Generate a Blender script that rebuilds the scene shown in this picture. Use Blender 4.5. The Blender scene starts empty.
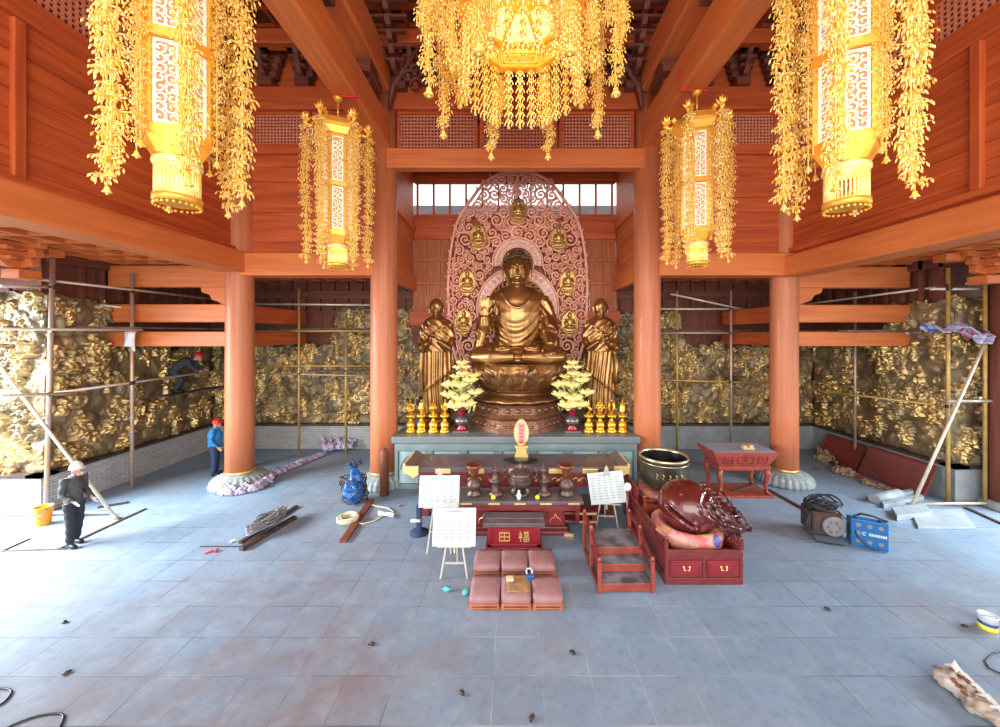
import bpy, math, random
import numpy as np
from mathutils import Vector, Matrix, noise
R = random.Random(7)
PI = math.pi
scn = bpy.context.scene
COL = scn.collection
H, FOC, VX, VY = 4.35, 366.0, 512.0, 335.0      # eye height, focal length in px, vanishing point

def F(px, py, z=0.0):                            # point of the photo that lies at height z
    D = (H - z) * FOC / (py - VY)
    return Vector(((px - VX) * D / FOC, D, z))
def P(px, py, D):                                # point of the photo at depth D
    return Vector(((px - VX) * D / FOC, D, H - (py - VY) * D / FOC))

# ------------------------------------------------------------------ materials
def new_mat(name):
    m = bpy.data.materials.new(name); m.use_nodes = True
    nt = m.node_tree
    return m, nt, nt.nodes, nt.links, nt.nodes['Principled BSDF']

def mat(name, c, rough=0.5, metal=0.0, c2=None, scale=6.0, bump=0.0, bscale=None, stretch=None, coat=0.0, emit=None, es=0.0, lo=0.35, hi=0.65, detail=5, trans=0.0, sss=0.0):
    m, nt, N, L, b = new_mat(name)
    b.inputs['Base Color'].default_value = (*c, 1)
    b.inputs['Roughness'].default_value = rough
    b.inputs['Metallic'].default_value = metal
    b.inputs['Coat Weight'].default_value = coat
    b.inputs['Transmission Weight'].default_value = trans
    if sss:
        b.inputs['Subsurface Weight'].default_value = sss
        b.inputs['Subsurface Radius'].default_value = (.05, .03, .02)
    if emit:
        b.inputs['Emission Color'].default_value = (*emit, 1); b.inputs['Emission Strength'].default_value = es
    if c2 or bump:
        tc = N.new('ShaderNodeTexCoord'); mp = N.new('ShaderNodeMapping')
        L.new(tc.outputs['Object'], mp.inputs['Vector'])
        if stretch: mp.inputs['Scale'].default_value = stretch
    if c2:
        n = N.new('ShaderNodeTexNoise'); n.inputs['Scale'].default_value = scale; n.inputs['Detail'].default_value = detail
        L.new(mp.outputs[0], n.inputs['Vector'])
        r = N.new('ShaderNodeValToRGB')
        r.color_ramp.elements[0].position = lo; r.color_ramp.elements[0].color = (*c, 1)
        r.color_ramp.elements[1].position = hi; r.color_ramp.elements[1].color = (*c2, 1)
        L.new(n.outputs['Fac'], r.inputs['Fac']); L.new(r.outputs['Color'], b.inputs['Base Color'])
    if bump:
        n2 = N.new('ShaderNodeTexNoise'); n2.inputs['Scale'].default_value = bscale or scale; n2.inputs['Detail'].default_value = 4
        L.new(mp.outputs[0], n2.inputs['Vector'])
        bp = N.new('ShaderNodeBump'); bp.inputs['Strength'].default_value = bump; bp.inputs['Distance'].default_value = 0.02
        L.new(n2.outputs['Fac'], bp.inputs['Height']); L.new(bp.outputs[0], b.inputs['Normal'])
    return m

def wood(name, c, c2, axis='x', rough=0.5, coat=0.0):
    st = {'x': (0.5, 7, 7), 'y': (7, 0.5, 7), 'z': (7, 7, 0.5)}[axis]
    return mat(name, c, rough, 0, c2, 1.3, 0.12, 2.5, st, coat, lo=0.3, hi=0.72, detail=8)

WC, WC2 = (0.60, 0.12, 0.026), (0.37, 0.056, 0.013)
M = {}
for ax in 'xyz':
    M['wood_' + ax] = wood('timber_' + ax, WC, WC2, ax)
    M['pale_' + ax] = wood('pale_timber_' + ax, (0.70, 0.2, 0.05), (0.54, 0.125, 0.03), ax)
    M['dark_' + ax] = wood('aged_timber_' + ax, (0.22, 0.06, 0.03), (0.10, 0.028, 0.016), ax, 0.6, 0)  # darker brown variant of the timber
M['column'] = wood('column_timber', (0.56, 0.185, 0.075), (0.46, 0.13, 0.05), 'z', 0.5, 0.05)
M['void'] = mat('near_black_timber', (0.03, 0.02, 0.015), 0.8)  # even near-black matte timber
M['lattice'] = mat('lattice_timber', (0.66, 0.22, 0.12), 0.5)
M['lattice_back'] = mat('lattice_backing', (0.2, 0.05, 0.055), 0.8)
M['stone'] = mat('carved_stone', (0.32, 0.36, 0.36), 0.65, 0, (0.2, 0.24, 0.25), 5, 0.4, 20)
M['goldring'] = mat('gilt_ring', (0.85, 0.55, 0.2), 0.35, 0.8)
M['gold'] = mat('lantern_gold', (0.95, 0.46, 0.05), 0.32, 0.55, (1.0, 0.58, 0.1), 9)
M['crystal'] = mat('lantern_blossom', (1.0, 0.57, 0.06), 0.27, 0.15, (1.0, 0.76, 0.26), 14, coat=0.5, lo=.4, hi=.6)
M['glass_rod'] = mat('glass_rod', (1, 0.75, 0.28), 0.15, 0.1, coat=0.6)
M['lampwhite'] = mat('lit_fretwork', (1, 0.93, 0.82), 0.4, 0, None, emit=(1, 0.9, 0.75), es=0.2)
M['lampcream'] = mat('cream_glass', (0.8, 0.7, 0.45), 0.3, 0, None, emit=(1, 0.85, 0.5), es=0.3)
M['boards'] = wood('brown_boards', (0.5, 0.15, 0.05), (0.3, 0.08, 0.03), 'z')
M['lampwarm'] = mat('lit_panel', (0.3, 0.13, 0.05), 0.4, 0, None, emit=(1, 0.6, 0.22), es=0.28)
M['bronze'] = mat('gilt_bronze', (0.42, 0.225, 0.075), 0.3, 0.85, (0.29, 0.145, 0.05), 2.5, 0.1, 12, coat=0.1)
M['bronze_dk'] = mat('dark_bronze', (0.13, 0.085, 0.055), 0.45, 0.7, (0.2, 0.12, 0.07), 8, 0.3, 30)
M['pedestal'] = mat('lotus_bronze', (0.40, 0.2, 0.07), 0.38, 0.75, (0.2, 0.1, 0.05), 5, 0.25, 14)
M['base_bronze'] = mat('pedestal_bronze', (0.20, 0.09, 0.055), 0.45, 0.45, (0.32, 0.15, 0.08), 7, 0.5, 18)
M['halo'] = mat('halo_copper', (0.93, 0.47, 0.33), 0.4, 0.1, (0.82, 0.36, 0.24), 6)
M['halo_pale'] = mat('halo_pale', (0.82, 0.55, 0.46), 0.4, 0.1, (0.7, 0.38, 0.3), 9, 0.6, 22)
M['medal'] = mat('medallion_gold', (0.75, 0.48, 0.16), 0.35, 0.7, (0.55, 0.3, 0.1), 12)
M['gilt'] = mat('bright_gilt', (1.0, 0.62, 0.08), 0.22, 0.75, (1.0, 0.5, 0.03), 12)
M['gilt_pale'] = mat('pale_gilt', (1.0, 0.74, 0.3), 0.3, 0.6)
M['altar'] = mat('altar_grey_green', (0.14, 0.2, 0.2), 0.5, 0, (0.2, 0.27, 0.27), 2, 0.1, 8)
M['altar_face'] = mat('altar_panel_green', (0.25, 0.37, 0.38), 0.55, 0, (0.33, 0.47, 0.48), 2.2, 0.1)
M['altar_top'] = mat('altar_top', (0.17, 0.2, 0.21), 0.4)
M['tabletop'] = mat('table_top', (0.09, 0.072, 0.088), 0.45, 0, (0.14, 0.11, 0.125), 3, coat=0.1)
M['redwood'] = mat('rosewood', (0.2, 0.026, 0.022), 0.38, 0, (0.12, 0.014, 0.014), 5, stretch=(1, 5, 5), coat=0.4)
M['redlac'] = mat('red_lacquer', (0.27, 0.016, 0.026), 0.34, 0, (0.2, 0.012, 0.02), 3, coat=0.3)
M['redorange'] = mat('orange_red_wood', (0.34, 0.062, 0.038), 0.42, 0, (0.23, 0.038, 0.024), 4, coat=0.2)
M['muyu'] = mat('wooden_fish_lacquer', (0.115, 0.014, 0.012), 0.24, 0, (0.08, 0.01, 0.009), 3, coat=0.6)
M['cushion'] = mat('dusty_cushion', (0.36, 0.2, 0.205), 0.75, 0, (0.3, 0.14, 0.14), 3, 0.2, 30)
M['cushion_or'] = mat('kneeler_wood', (0.62, 0.17, 0.06), 0.4, 0, (0.45, 0.1, 0.03), 5)
M['cardboard'] = mat('cardboard', (0.4, 0.24, 0.1), 0.8, 0, (0.3, 0.17, 0.07), 9)
M['white'] = mat('white_sheet', (0.62, 0.69, 0.72), 0.6)
M['ink'] = mat('faint_ink', (0.25, 0.34, 0.4), 0.7)
M['easel'] = mat('easel_wood', (0.5, 0.47, 0.38), 0.5)
M['steel'] = mat('scaffold_tube', (0.52, 0.42, 0.36), 0.45, 0.5, (0.6, 0.34, 0.16), 4, lo=.45, hi=.6)
M['steel_y'] = mat('yellow_scaffold_tube', (0.62, 0.4, 0.09), 0.45, 0.3, (0.45, 0.27, 0.1), 5)
M['steel_w'] = mat('pale_tube', (0.75, 0.68, 0.55), 0.4, 0.3, (0.6, 0.5, 0.38), 6)
M['plank'] = mat('scaffold_plank', (0.06, 0.045, 0.04), 0.8, 0, (0.16, 0.12, 0.1), 5)
M['black'] = mat('black_rubber', (0.012, 0.012, 0.015), 0.5)
M['iron'] = mat('iron_bar', (0.05, 0.04, 0.04), 0.5, 0.5, (0.12, 0.07, 0.05), 9)
M['skin'] = mat('skin', (0.5, 0.26, 0.17), 0.5)
M['jacket'] = mat('charcoal_jacket', (0.05, 0.05, 0.055), 0.8, 0, (0.08, 0.075, 0.08), 6, 0.5, 14)
M['trouser'] = mat('dark_trousers', (0.022, 0.022, 0.035), 0.85, 0, None, bump=0.5, bscale=12)
M['blue'] = mat('blue_jacket', (0.02, 0.22, 0.5), 0.7, 0, (0.015, 0.16, 0.4), 7, 0.5, 14)
M['navy'] = mat('navy_cloth', (0.02, 0.04, 0.1), 0.8)
M['slate_cloth'] = mat('slate_work_clothes', (0.035, 0.045, 0.055), 0.8, 0, None, bump=0.4, bscale=15)
M['helmet_w'] = mat('white_helmet', (0.8, 0.79, 0.75), 0.35)
M['helmet_r'] = mat('red_helmet', (0.75, 0.02, 0.03), 0.3)
M['glove'] = mat('pale_glove', (0.6, 0.6, 0.58), 0.8)
M['orange'] = mat('orange_plastic', (0.8, 0.28, 0.01), 0.35)
M['bluebox'] = mat('blue_metal_case', (0.01, 0.13, 0.38), 0.35)
M['bluebag'] = mat('blue_plastic', (0.008, 0.13, 0.42), 0.35, 0, (0.006, 0.07, 0.26), 9, 0.5, 15)
M['rope'] = mat('pale_rope', (0.6, 0.58, 0.4), 0.8)
M['cable_g'] = mat('grey_cable', (0.22, 0.22, 0.23), 0.5)
M['plaster'] = mat('plaster', (0.5, 0.48, 0.44), 0.85, 0, (0.25, 0.19, 0.14), 5, 0.8, 16)
M['rust'] = mat('rust_brown', (0.2, 0.06, 0.03), 0.85)
M['slab'] = mat('pale_slab', (0.34, 0.41, 0.45), 0.5, 0, (0.27, 0.33, 0.37), 5)
M['redpanel'] = mat('dull_red_panel', (0.22, 0.05, 0.04), 0.55, 0, (0.15, 0.045, 0.04), 3)
M['bowl'] = mat('singing_bowl_bronze', (0.12, 0.11, 0.09), 0.33, 0.8, (0.18, 0.16, 0.12), 5, 0.15, 20)
M['bowl_in'] = mat('bowl_inside', (0.02, 0.02, 0.02), 0.4, 0.6)
M['vase_dk'] = mat('vase_pewter', (0.2, 0.17, 0.18), 0.3, 0.6)
M['vase_rd'] = mat('vase_red', (0.3, 0.01, 0.03), 0.25, 0.2)
M['urn'] = mat('ritual_bronze', (0.10, 0.07, 0.06), 0.4, 0.6, (0.17, 0.11, 0.09), 9, 0.4, 30)
M['copper'] = mat('vase_mouth_copper', (0.25, 0.08, 0.04), 0.4, 0.5)
M['petal'] = mat('cream_petal', (0.93, 0.86, 0.42), 0.5, 0, (0.85, 0.72, 0.22), 12)
M['leaf'] = mat('artificial_leaf', (0.45, 0.42, 0.12), 0.5)
M['pink'] = mat('pink_frame', (0.85, 0.5, 0.4), 0.4, 0.1, (0.9, 0.7, 0.35), 30)
M['red'] = mat('signal_red', (0.65, 0.03, 0.03), 0.5)
M['yellow'] = mat('yellow_wax', (0.9, 0.7, 0.03), 0.4)
M['frost'] = mat('window_grey', (0.3, 0.3, 0.32), 0.7)
M['cloth_w'] = mat('white_cloth', (0.75, 0.74, 0.72), 0.8)
M['clothbrown'] = mat('dirty_cloth', (0.36, 0.26, 0.17), 0.9, 0, (0.22, 0.14, 0.09), 7, 0.4, 12)
M['teal'] = mat('teal_wrapper', (0.1, 0.5, 0.55), 0.4)

def stripes_mat():
    m, nt, N, L, b = new_mat('striped_tarpaulin')
    b.inputs['Roughness'].default_value = 0.6
    tc = N.new('ShaderNodeTexCoord'); w = N.new('ShaderNodeTexWave'); w.wave_type = 'BANDS'; w.bands_direction = 'DIAGONAL'
    w.inputs['Scale'].default_value = 1.2; w.inputs['Distortion'].default_value = 3; w.inputs['Detail'].default_value = 0
    L.new(tc.outputs['Object'], w.inputs['Vector'])
    r = N.new('ShaderNodeValToRGB'); r.color_ramp.interpolation = 'CONSTANT'
    e = r.color_ramp.elements
    e[0].color = (0.42, 0.4, 0.52, 1); e[1].position = 0.3; e[1].color = (0.06, 0.09, 0.34, 1)
    for p, c in ((.5, (.42, .42, .55, 1)), (.72, (.6, .06, .08, 1)), (.84, (.4, .4, .55, 1))):
        x = e.new(p); x.color = c
    L.new(w.outputs['Fac'], r.inputs['Fac']); L.new(r.outputs['Color'], b.inputs['Base Color'])
    return m
M['tarp'] = stripes_mat()

def brocade_mat():
    m, nt, N, L, b = new_mat('pink_brocade')
    b.inputs['Roughness'].default_value = 0.5
    tc = N.new('ShaderNodeTexCoord'); v = N.new('ShaderNodeTexVoronoi'); v.inputs['Scale'].default_value = 6.5
    L.new(tc.outputs['Object'], v.inputs['Vector'])
    r = N.new('ShaderNodeValToRGB'); e = r.color_ramp.elements
    e[0].color = (0.55, 0.1, 0.1, 1); e[1].position = 0.85; e[1].color = (0.1, 0.1, 0.35, 1)
    for p, c in ((.25, (.62, .28, .25, 1)), (.4, (.75, .34, .27, 1)), (.62, (.7, .36, .14, 1))):
        x = e.new(p); x.color = c
    n = N.new('ShaderNodeTexNoise'); n.inputs['Scale'].default_value = 2.2; n.inputs['Detail'].default_value = 3
    L.new(tc.outputs['Object'], n.inputs['Vector'])
    mx = N.new('ShaderNodeMath'); mx.operation = 'MULTIPLY'; mx.inputs[1].default_value = 1.5
    sep = N.new('ShaderNodeSeparateColor'); L.new(v.outputs['Color'], sep.inputs[0])
    L.new(n.outputs['Fac'], mx.inputs[0])
    m2 = N.new('ShaderNodeMath'); m2.operation = 'MULTIPLY'; L.new(mx.outputs[0], m2.inputs[0]); L.new(sep.outputs[0], m2.inputs[1])
    L.new(m2.outputs[0], r.inputs['Fac']); L.new(r.outputs['Color'], b.inputs['Base Color'])
    return m
M['brocade'] = brocade_mat()

def floor_mat():
    m, nt, N, L, b = new_mat('slate_floor_tiles')
    tc = N.new('ShaderNodeTexCoord'); mp = N.new('ShaderNodeMapping')
    mp.inputs['Location'].default_value = (-0.38 + 6.2, -4.67 + 6.0, 0)
    L.new(tc.outputs['Object'], mp.inputs['Vector'])
    br = N.new('ShaderNodeTexBrick'); br.offset = 0; br.squash = 1
    for k, v in (('Scale', 1.0), ('Brick Width', .62), ('Row Height', .60), ('Mortar Size', .0085), ('Mortar Smooth', .3), ('Bias', 0)):
        br.inputs[k].default_value = v
    br.inputs['Color1'].default_value = (0.215, 0.315, 0.425, 1); br.inputs['Color2'].default_value = (0.185, 0.275, 0.38, 1)
    br.inputs['Mortar'].default_value = (0.2, 0.295, 0.4, 1)
    L.new(mp.outputs[0], br.inputs['Vector'])
    def noi(sc, det, ro=.6):
        n = N.new('ShaderNodeTexNoise'); n.inputs['Scale'].default_value = sc; n.inputs['Detail'].default_value = det; n.inputs['Roughness'].default_value = ro
        L.new(tc.outputs['Object'], n.inputs['Vector']); return n
    def mix(a, col, fac):
        x = N.new('ShaderNodeMix'); x.data_type = 'RGBA'
        L.new(a, x.inputs[6]); x.inputs[7].default_value = (*col, 1); L.new(fac, x.inputs[0]); return x.outputs[2]
    def ramp(src, a, bb, top=1.0):
        r = N.new('ShaderNodeMapRange'); r.inputs['From Min'].default_value = a; r.inputs['From Max'].default_value = bb; r.inputs['To Max'].default_value = top
        L.new(src, r.inputs['Value']); return r.outputs[0]
    # dust: brown patches, thickest towards the left front
    n1 = noi(0.28, 6); c = mix(br.outputs['Color'], (0.25, 0.225, 0.22), ramp(n1.outputs['Fac'], .47, .74, .6))
    sx = N.new('ShaderNodeSeparateXYZ'); L.new(tc.outputs['Object'], sx.inputs[0])
    g = N.new('ShaderNodeVectorMath'); g.operation = 'DISTANCE'; L.new(tc.outputs['Object'], g.inputs[0]); g.inputs[1].default_value = (-3.2, 4.6, 0)
    gr = ramp(g.outputs['Value'], 4.4, .8, 1); n1b = noi(0.8, 5)
    mm = N.new('ShaderNodeMath'); mm.operation = 'MULTIPLY'; L.new(gr, mm.inputs[0]); L.new(ramp(n1b.outputs['Fac'], .3, .65, .85), mm.inputs[1])
    c = mix(c, (0.2, 0.145, 0.135), mm.outputs[0])
    n2 = noi(2.4, 8, .7); c = mix(c, (0.33, 0.41, 0.48), ramp(n2.outputs['Fac'], .5, .8, .55))
    n3 = noi(7, 9, .8); c = mix(c, (0.11, 0.13, 0.17), ramp(n3.outputs['Fac'], .5, .78, .75))
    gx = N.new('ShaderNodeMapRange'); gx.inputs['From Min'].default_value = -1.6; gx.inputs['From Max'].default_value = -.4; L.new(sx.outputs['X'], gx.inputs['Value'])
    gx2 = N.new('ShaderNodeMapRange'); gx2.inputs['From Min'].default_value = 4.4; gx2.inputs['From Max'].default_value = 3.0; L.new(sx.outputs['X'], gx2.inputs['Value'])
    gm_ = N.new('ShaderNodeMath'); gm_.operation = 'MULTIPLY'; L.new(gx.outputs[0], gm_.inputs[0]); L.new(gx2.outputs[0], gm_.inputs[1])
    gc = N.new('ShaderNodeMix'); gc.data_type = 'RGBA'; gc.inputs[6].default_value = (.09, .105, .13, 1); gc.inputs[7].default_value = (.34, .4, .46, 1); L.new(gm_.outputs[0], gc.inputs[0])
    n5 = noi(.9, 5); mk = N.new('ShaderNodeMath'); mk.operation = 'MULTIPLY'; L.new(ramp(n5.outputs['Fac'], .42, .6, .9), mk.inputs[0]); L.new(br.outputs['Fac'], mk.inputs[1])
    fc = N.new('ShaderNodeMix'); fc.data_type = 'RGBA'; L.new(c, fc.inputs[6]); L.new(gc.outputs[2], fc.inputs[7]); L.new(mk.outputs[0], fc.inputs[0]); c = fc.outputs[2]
    L.new(c, b.inputs['Base Color'])
    n4 = noi(1.2, 6); L.new(ramp(n4.outputs['Fac'], .2, .8, .45), b.inputs['Roughness'])
    rr = N.new('ShaderNodeMath'); rr.operation = 'ADD'; rr.inputs[1].default_value = .28; L.new(ramp(n4.outputs['Fac'], .2, .8, .4), rr.inputs[0]); L.new(rr.outputs[0], b.inputs['Roughness'])
    bp = N.new('ShaderNodeBump'); bp.inputs['Strength'].default_value = .35; bp.inputs['Distance'].default_value = .01; bp.invert = True
    L.new(br.outputs['Fac'], bp.inputs['Height'])
    b2 = N.new('ShaderNodeBump'); b2.inputs['Strength'].default_value = .2; b2.inputs['Distance'].default_value = .01
    L.new(n3.outputs['Fac'], b2.inputs['Height']); L.new(bp.outputs[0], b2.inputs['Normal']); L.new(b2.outputs[0], b.inputs['Normal'])
    return m
M['floor'] = floor_mat()

def brick_mat():
    m, nt, N, L, b = new_mat('carved_plinth_stone')
    tc = N.new('ShaderNodeTexCoord'); mp = N.new('ShaderNodeMapping'); L.new(tc.outputs['UV'], mp.inputs[0])
    br = N.new('ShaderNodeTexBrick')
    for k, v in (('Scale', 1.0), ('Brick Width', .24), ('Row Height', .075), ('Mortar Size', .01), ('Mortar Smooth', .5)):
        br.inputs[k].default_value = v
    br.inputs['Color1'].default_value = (0.46, 0.47, 0.46, 1); br.inputs['Color2'].default_value = (0.36, 0.37, 0.38, 1); br.inputs['Mortar'].default_value = (0.22, 0.22, 0.22, 1)
    L.new(mp.outputs[0], br.inputs['Vector']); L.new(br.outputs['Color'], b.inputs['Base Color'])
    bp = N.new('ShaderNodeBump'); bp.inputs['Strength'].default_value = .6; bp.inputs['Distance'].default_value = .02; bp.invert = True
    L.new(br.outputs['Fac'], bp.inputs['Height']); L.new(bp.outputs[0], b.inputs['Normal']); b.inputs['Roughness'].default_value = .7
    return m
M['brick'] = brick_mat()

def relief_mat(name, stone, stone2, gilt, gilt2):
    m, nt, N, L, b = new_mat(name)
    at = N.new('ShaderNodeAttribute'); at.attribute_name = 'gilt'
    tc = N.new('ShaderNodeTexCoord')
    def noi(sc, det):
        n = N.new('ShaderNodeTexNoise'); n.inputs['Scale'].default_value = sc; n.inputs['Detail'].default_value = det
        L.new(tc.outputs['Object'], n.inputs['Vector']); return n
    def mixc(a, bb, f):
        x = N.new('ShaderNodeMix'); x.data_type = 'RGBA'
        for s, q in ((6, a), (7, bb)):
            if isinstance(q, tuple): x.inputs[s].default_value = (*q, 1)
            else: L.new(q, x.inputs[s])
        L.new(f, x.inputs[0]); return x.outputs[2]
    def rng(src, a, bb):
        r = N.new('ShaderNodeMapRange'); r.inputs['From Min'].default_value = a; r.inputs['From Max'].default_value = bb; L.new(src, r.inputs['Value']); return r.outputs[0]
    s = mixc(stone, stone2, rng(noi(1.4, 5).outputs['Fac'], .4, .62))
    g = mixc(gilt, gilt2, rng(noi(5, 4).outputs['Fac'], .4, .6))
    f = N.new('ShaderNodeMath'); f.operation = 'MULTIPLY'; L.new(at.outputs['Fac'], f.inputs[0]); L.new(rng(noi(1.3, 6).outputs['Fac'], .33, .55), f.inputs[1])
    L.new(mixc(s, g, f.outputs[0]), b.inputs['Base Color'])
    mm = N.new('ShaderNodeMath'); mm.operation = 'MULTIPLY'; mm.inputs[1].default_value = .6; L.new(f.outputs[0], mm.inputs[0])
    ad = N.new('ShaderNodeMath'); ad.operation = 'ADD'; ad.inputs[1].default_value = .28; L.new(mm.outputs[0], ad.inputs[0]); L.new(ad.outputs[0], b.inputs['Metallic'])
    b.inputs['Roughness'].default_value = .33
    bp = N.new('ShaderNodeBump'); bp.inputs['Strength'].default_value = .9; bp.inputs['Distance'].default_value = .02
    L.new(noi(14, 5).outputs['Fac'], bp.inputs['Height']); L.new(bp.outputs[0], b.inputs['Normal'])
    return m
M['relief'] = relief_mat('gilded_relief', (0.15, 0.105, 0.055), (0.30, 0.22, 0.11), (0.52, 0.34, 0.12), (0.8, 0.57, 0.24))

def text_sheet_dummy(): pass

# ------------------------------------------------------------------ mesh builder
class MB:
    def __init__(s): s.v = []; s.f = []; s.sm = []; s.mi = []; s.cur = 0; s.smooth = False
    def mat(s, i): s.cur = i; return s
    def _add(s, vs, fs, smooth=None):
        o = len(s.v); s.v += [tuple(v) for v in vs]
        for f in fs: s.f.append(tuple(i + o for i in f)); s.sm.append(s.smooth if smooth is None else smooth); s.mi.append(s.cur)
        return s
    def box(s, x0, y0, z0, x1, y1, z1):
        x0, x1 = sorted((x0, x1)); y0, y1 = sorted((y0, y1)); z0, z1 = sorted((z0, z1))
        return s._add([(x0,y0,z0),(x1,y0,z0),(x1,y1,z0),(x0,y1,z0),(x0,y0,z1),(x1,y0,z1),(x1,y1,z1),(x0,y1,z1)],
                      [(0,3,2,1),(4,5,6,7),(0,1,5,4),(1,2,6,5),(2,3,7,6),(3,0,4,7)], False)
    def cbox(s, cx, cy, z0, w, d, h, ch=0.02, top=1.0):          # chamfered box standing on z0, top scaled
        def ring(z, w, d, c):
            a, b = w / 2, d / 2
            return [(cx-a+c,cy-b,z),(cx+a-c,cy-b,z),(cx+a,cy-b+c,z),(cx+a,cy+b-c,z),(cx+a-c,cy+b,z),(cx-a+c,cy+b,z),(cx-a,cy+b-c,z),(cx-a,cy-b+c,z)]
        rs = [ring(z0, w-2*ch, d-2*ch, ch*.5), ring(z0+ch, w, d, ch), ring(z0+h-ch, w*top, d*top, ch), ring(z0+h, w*top-2*ch, d*top-2*ch, ch*.5)]
        return s.loft(rs, True, True, False)
    def obox(s, c, size, mx=None, rz=0):
        mx = mx or Matrix.Rotation(rz, 3, 'Z'); a, b, h = [q / 2 for q in size]; c = Vector(c)
        vs = [c + mx @ Vector(p) for p in ((-a,-b,-h),(a,-b,-h),(a,b,-h),(-a,b,-h),(-a,-b,h),(a,-b,h),(a,b,h),(-a,b,h))]
        return s._add(vs, [(0,3,2,1),(4,5,6,7),(0,1,5,4),(1,2,6,5),(2,3,7,6),(3,0,4,7)], False)
    def bar(s, p0, p1, w, h, up=(0, 0, 1)):                      # rectangular bar between two points
        p0, p1 = Vector(p0), Vector(p1); d = (p1 - p0); l = d.length
        if l < 1e-6: return s
        d.normalize(); up = Vector(up)
        if abs(d.dot(up)) > .98: up = Vector((0, 1, 0))
        x = d.cross(up).normalized(); z = x.cross(d)
        return s.obox((p0 + p1) / 2, (w, l, h), Matrix((x, d, z)).transposed())
    def loft(s, rings, cap0=True, cap1=True, smooth=True, close=True):
        n = len(rings[0]); vs = [v for r in rings for v in r]; fs = []
        for i in range(len(rings) - 1):
            for j in range(n if close else n - 1):
                k = (j + 1) % n; fs.append((i*n+j, i*n+k, (i+1)*n+k, (i+1)*n+j))
        s._add(vs, fs, smooth); o = len(s.v) - len(vs)
        for c, idx in ((cap0, range(n-1, -1, -1)), (cap1, range((len(rings)-1)*n, len(rings)*n))):
            if c: s.f.append(tuple(o + i for i in idx)); s.sm.append(False); s.mi.append(s.cur)
        return s
    def tube(s, pts, r, n=8, cap=True, flat=1.0, closed=False):
        pts = [Vector(p) for p in pts]
        if len(pts) < 2: return s
        rs = r if isinstance(r, (list, tuple)) else [r] * len(pts)
        rings = []; px = None
        for i, p in enumerate(pts):
            d = (pts[min(i+1, len(pts)-1)] - pts[max(i-1, 0)])
            d = d.normalized() if d.length > 1e-9 else Vector((0, 0, 1))
            if px is None:
                a = Vector((0, 0, 1)) if abs(d.z) < .9 else Vector((1, 0, 0)); px = d.cross(a).normalized()
            else:
                px = px - d * px.dot(d); px = px.normalized() if px.length > 1e-6 else d.orthogonal().normalized()
            py = d.cross(px)
            rings.append([p + px * (math.cos(2*PI*k/n) * rs[i]) + py * (math.sin(2*PI*k/n) * rs[i] * flat) for k in range(n)])
        return s.loft(rings, cap, cap, n > 4)
    def cyl(s, p0, p1, r0, r1=None, n=12): return s.tube([p0, p1], [r0, r0 if r1 is None else r1], n)
    def lathe(s, prof, c=(0, 0, 0), n=24, rf=None, smooth=True, sy=1.0, caps=True, rot=0):
        rings = []
        for r, z in prof:
            rings.append([(c[0] + r * (rf(a, z) if rf else 1) * math.cos(a), c[1] + sy * r * (rf(a, z) if rf else 1) * math.sin(a), c[2] + z) for a in [2*PI*k/n + rot for k in range(n)]])
        return s.loft(rings, caps, caps, smooth)
    def ball(s, c, r, nu=12, nv=8, mx=None):
        rx, ry, rz = (r, r, r) if not isinstance(r, (tuple, list)) else r; c = Vector(c)
        rings = []
        for j in range(nv + 1):
            t = PI * (j / nv) ; t = min(max(t, .02), PI - .02)
            ring = []
            for k in range(nu):
                a = 2*PI*k/nu; q = Vector((rx*math.sin(t)*math.cos(a), ry*math.sin(t)*math.sin(a), -rz*math.cos(t)))
                ring.append(c + (mx @ q if mx else q))
            rings.append(ring)
        return s.loft(rings, True, True, True)
    def octa(s, p0, p1, w):                                      # slim crystal shard
        p0, p1 = Vector(p0), Vector(p1); d = (p1 - p0)
        x = d.orthogonal().normalized() * w; y = d.normalized().cross(x); m = p0 + d * .55
        return s._add([p0, m+x, m+y, m-x, m-y, p1], [(0,2,1),(0,3,2),(0,4,3),(0,1,4),(5,1,2),(5,2,3),(5,3,4),(5,4,1)], False)
    def poly(s, pts, th, axis=(0, 1, 0)):                        # thick plate from outline
        pts = [Vector(p) for p in pts]; a = Vector(axis) * th
        return s.loft([pts, [p + a for p in pts]], True, True, False)
    def add(s, o, mx=None):
        mx = mx or Matrix(); off = len(s.v)
        s.v += [tuple(mx @ Vector(v)) for v in o.v]
        s.f += [tuple(i + off for i in f) for f in o.f]; s.sm += o.sm; s.mi += o.mi
        return s
    def grid(s, fn, nu, nv, smooth=True):
        vs = [fn(i / nu, j / nv) for j in range(nv + 1) for i in range(nu + 1)]
        return s._add(vs, [(j*(nu+1)+i, j*(nu+1)+i+1, (j+1)*(nu+1)+i+1, (j+1)*(nu+1)+i) for j in range(nv) for i in range(nu)], smooth)
    def mesh(s, name, mats):
        me = bpy.data.meshes.new(name); me.from_pydata(s.v, [], s.f)
        for m in (mats if isinstance(mats, (list, tuple)) else [mats]): me.materials.append(m)
        me.polygons.foreach_set('use_smooth', s.sm); me.polygons.foreach_set('material_index', s.mi); me.update()
        return me
    def build(s, name, mats, parent=None, loc=None, rot=None, bevel=0):
        o = bpy.data.objects.new(name, s.mesh(name, mats)); COL.objects.link(o)
        if parent: o.parent = parent
        if loc is not None: o.location = loc
        if rot is not None: o.rotation_euler = rot
        if bevel:
            b = o.modifiers.new('bevel', 'BEVEL'); b.width = bevel; b.segments = 2; b.limit_method = 'ANGLE'
        return o

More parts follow.
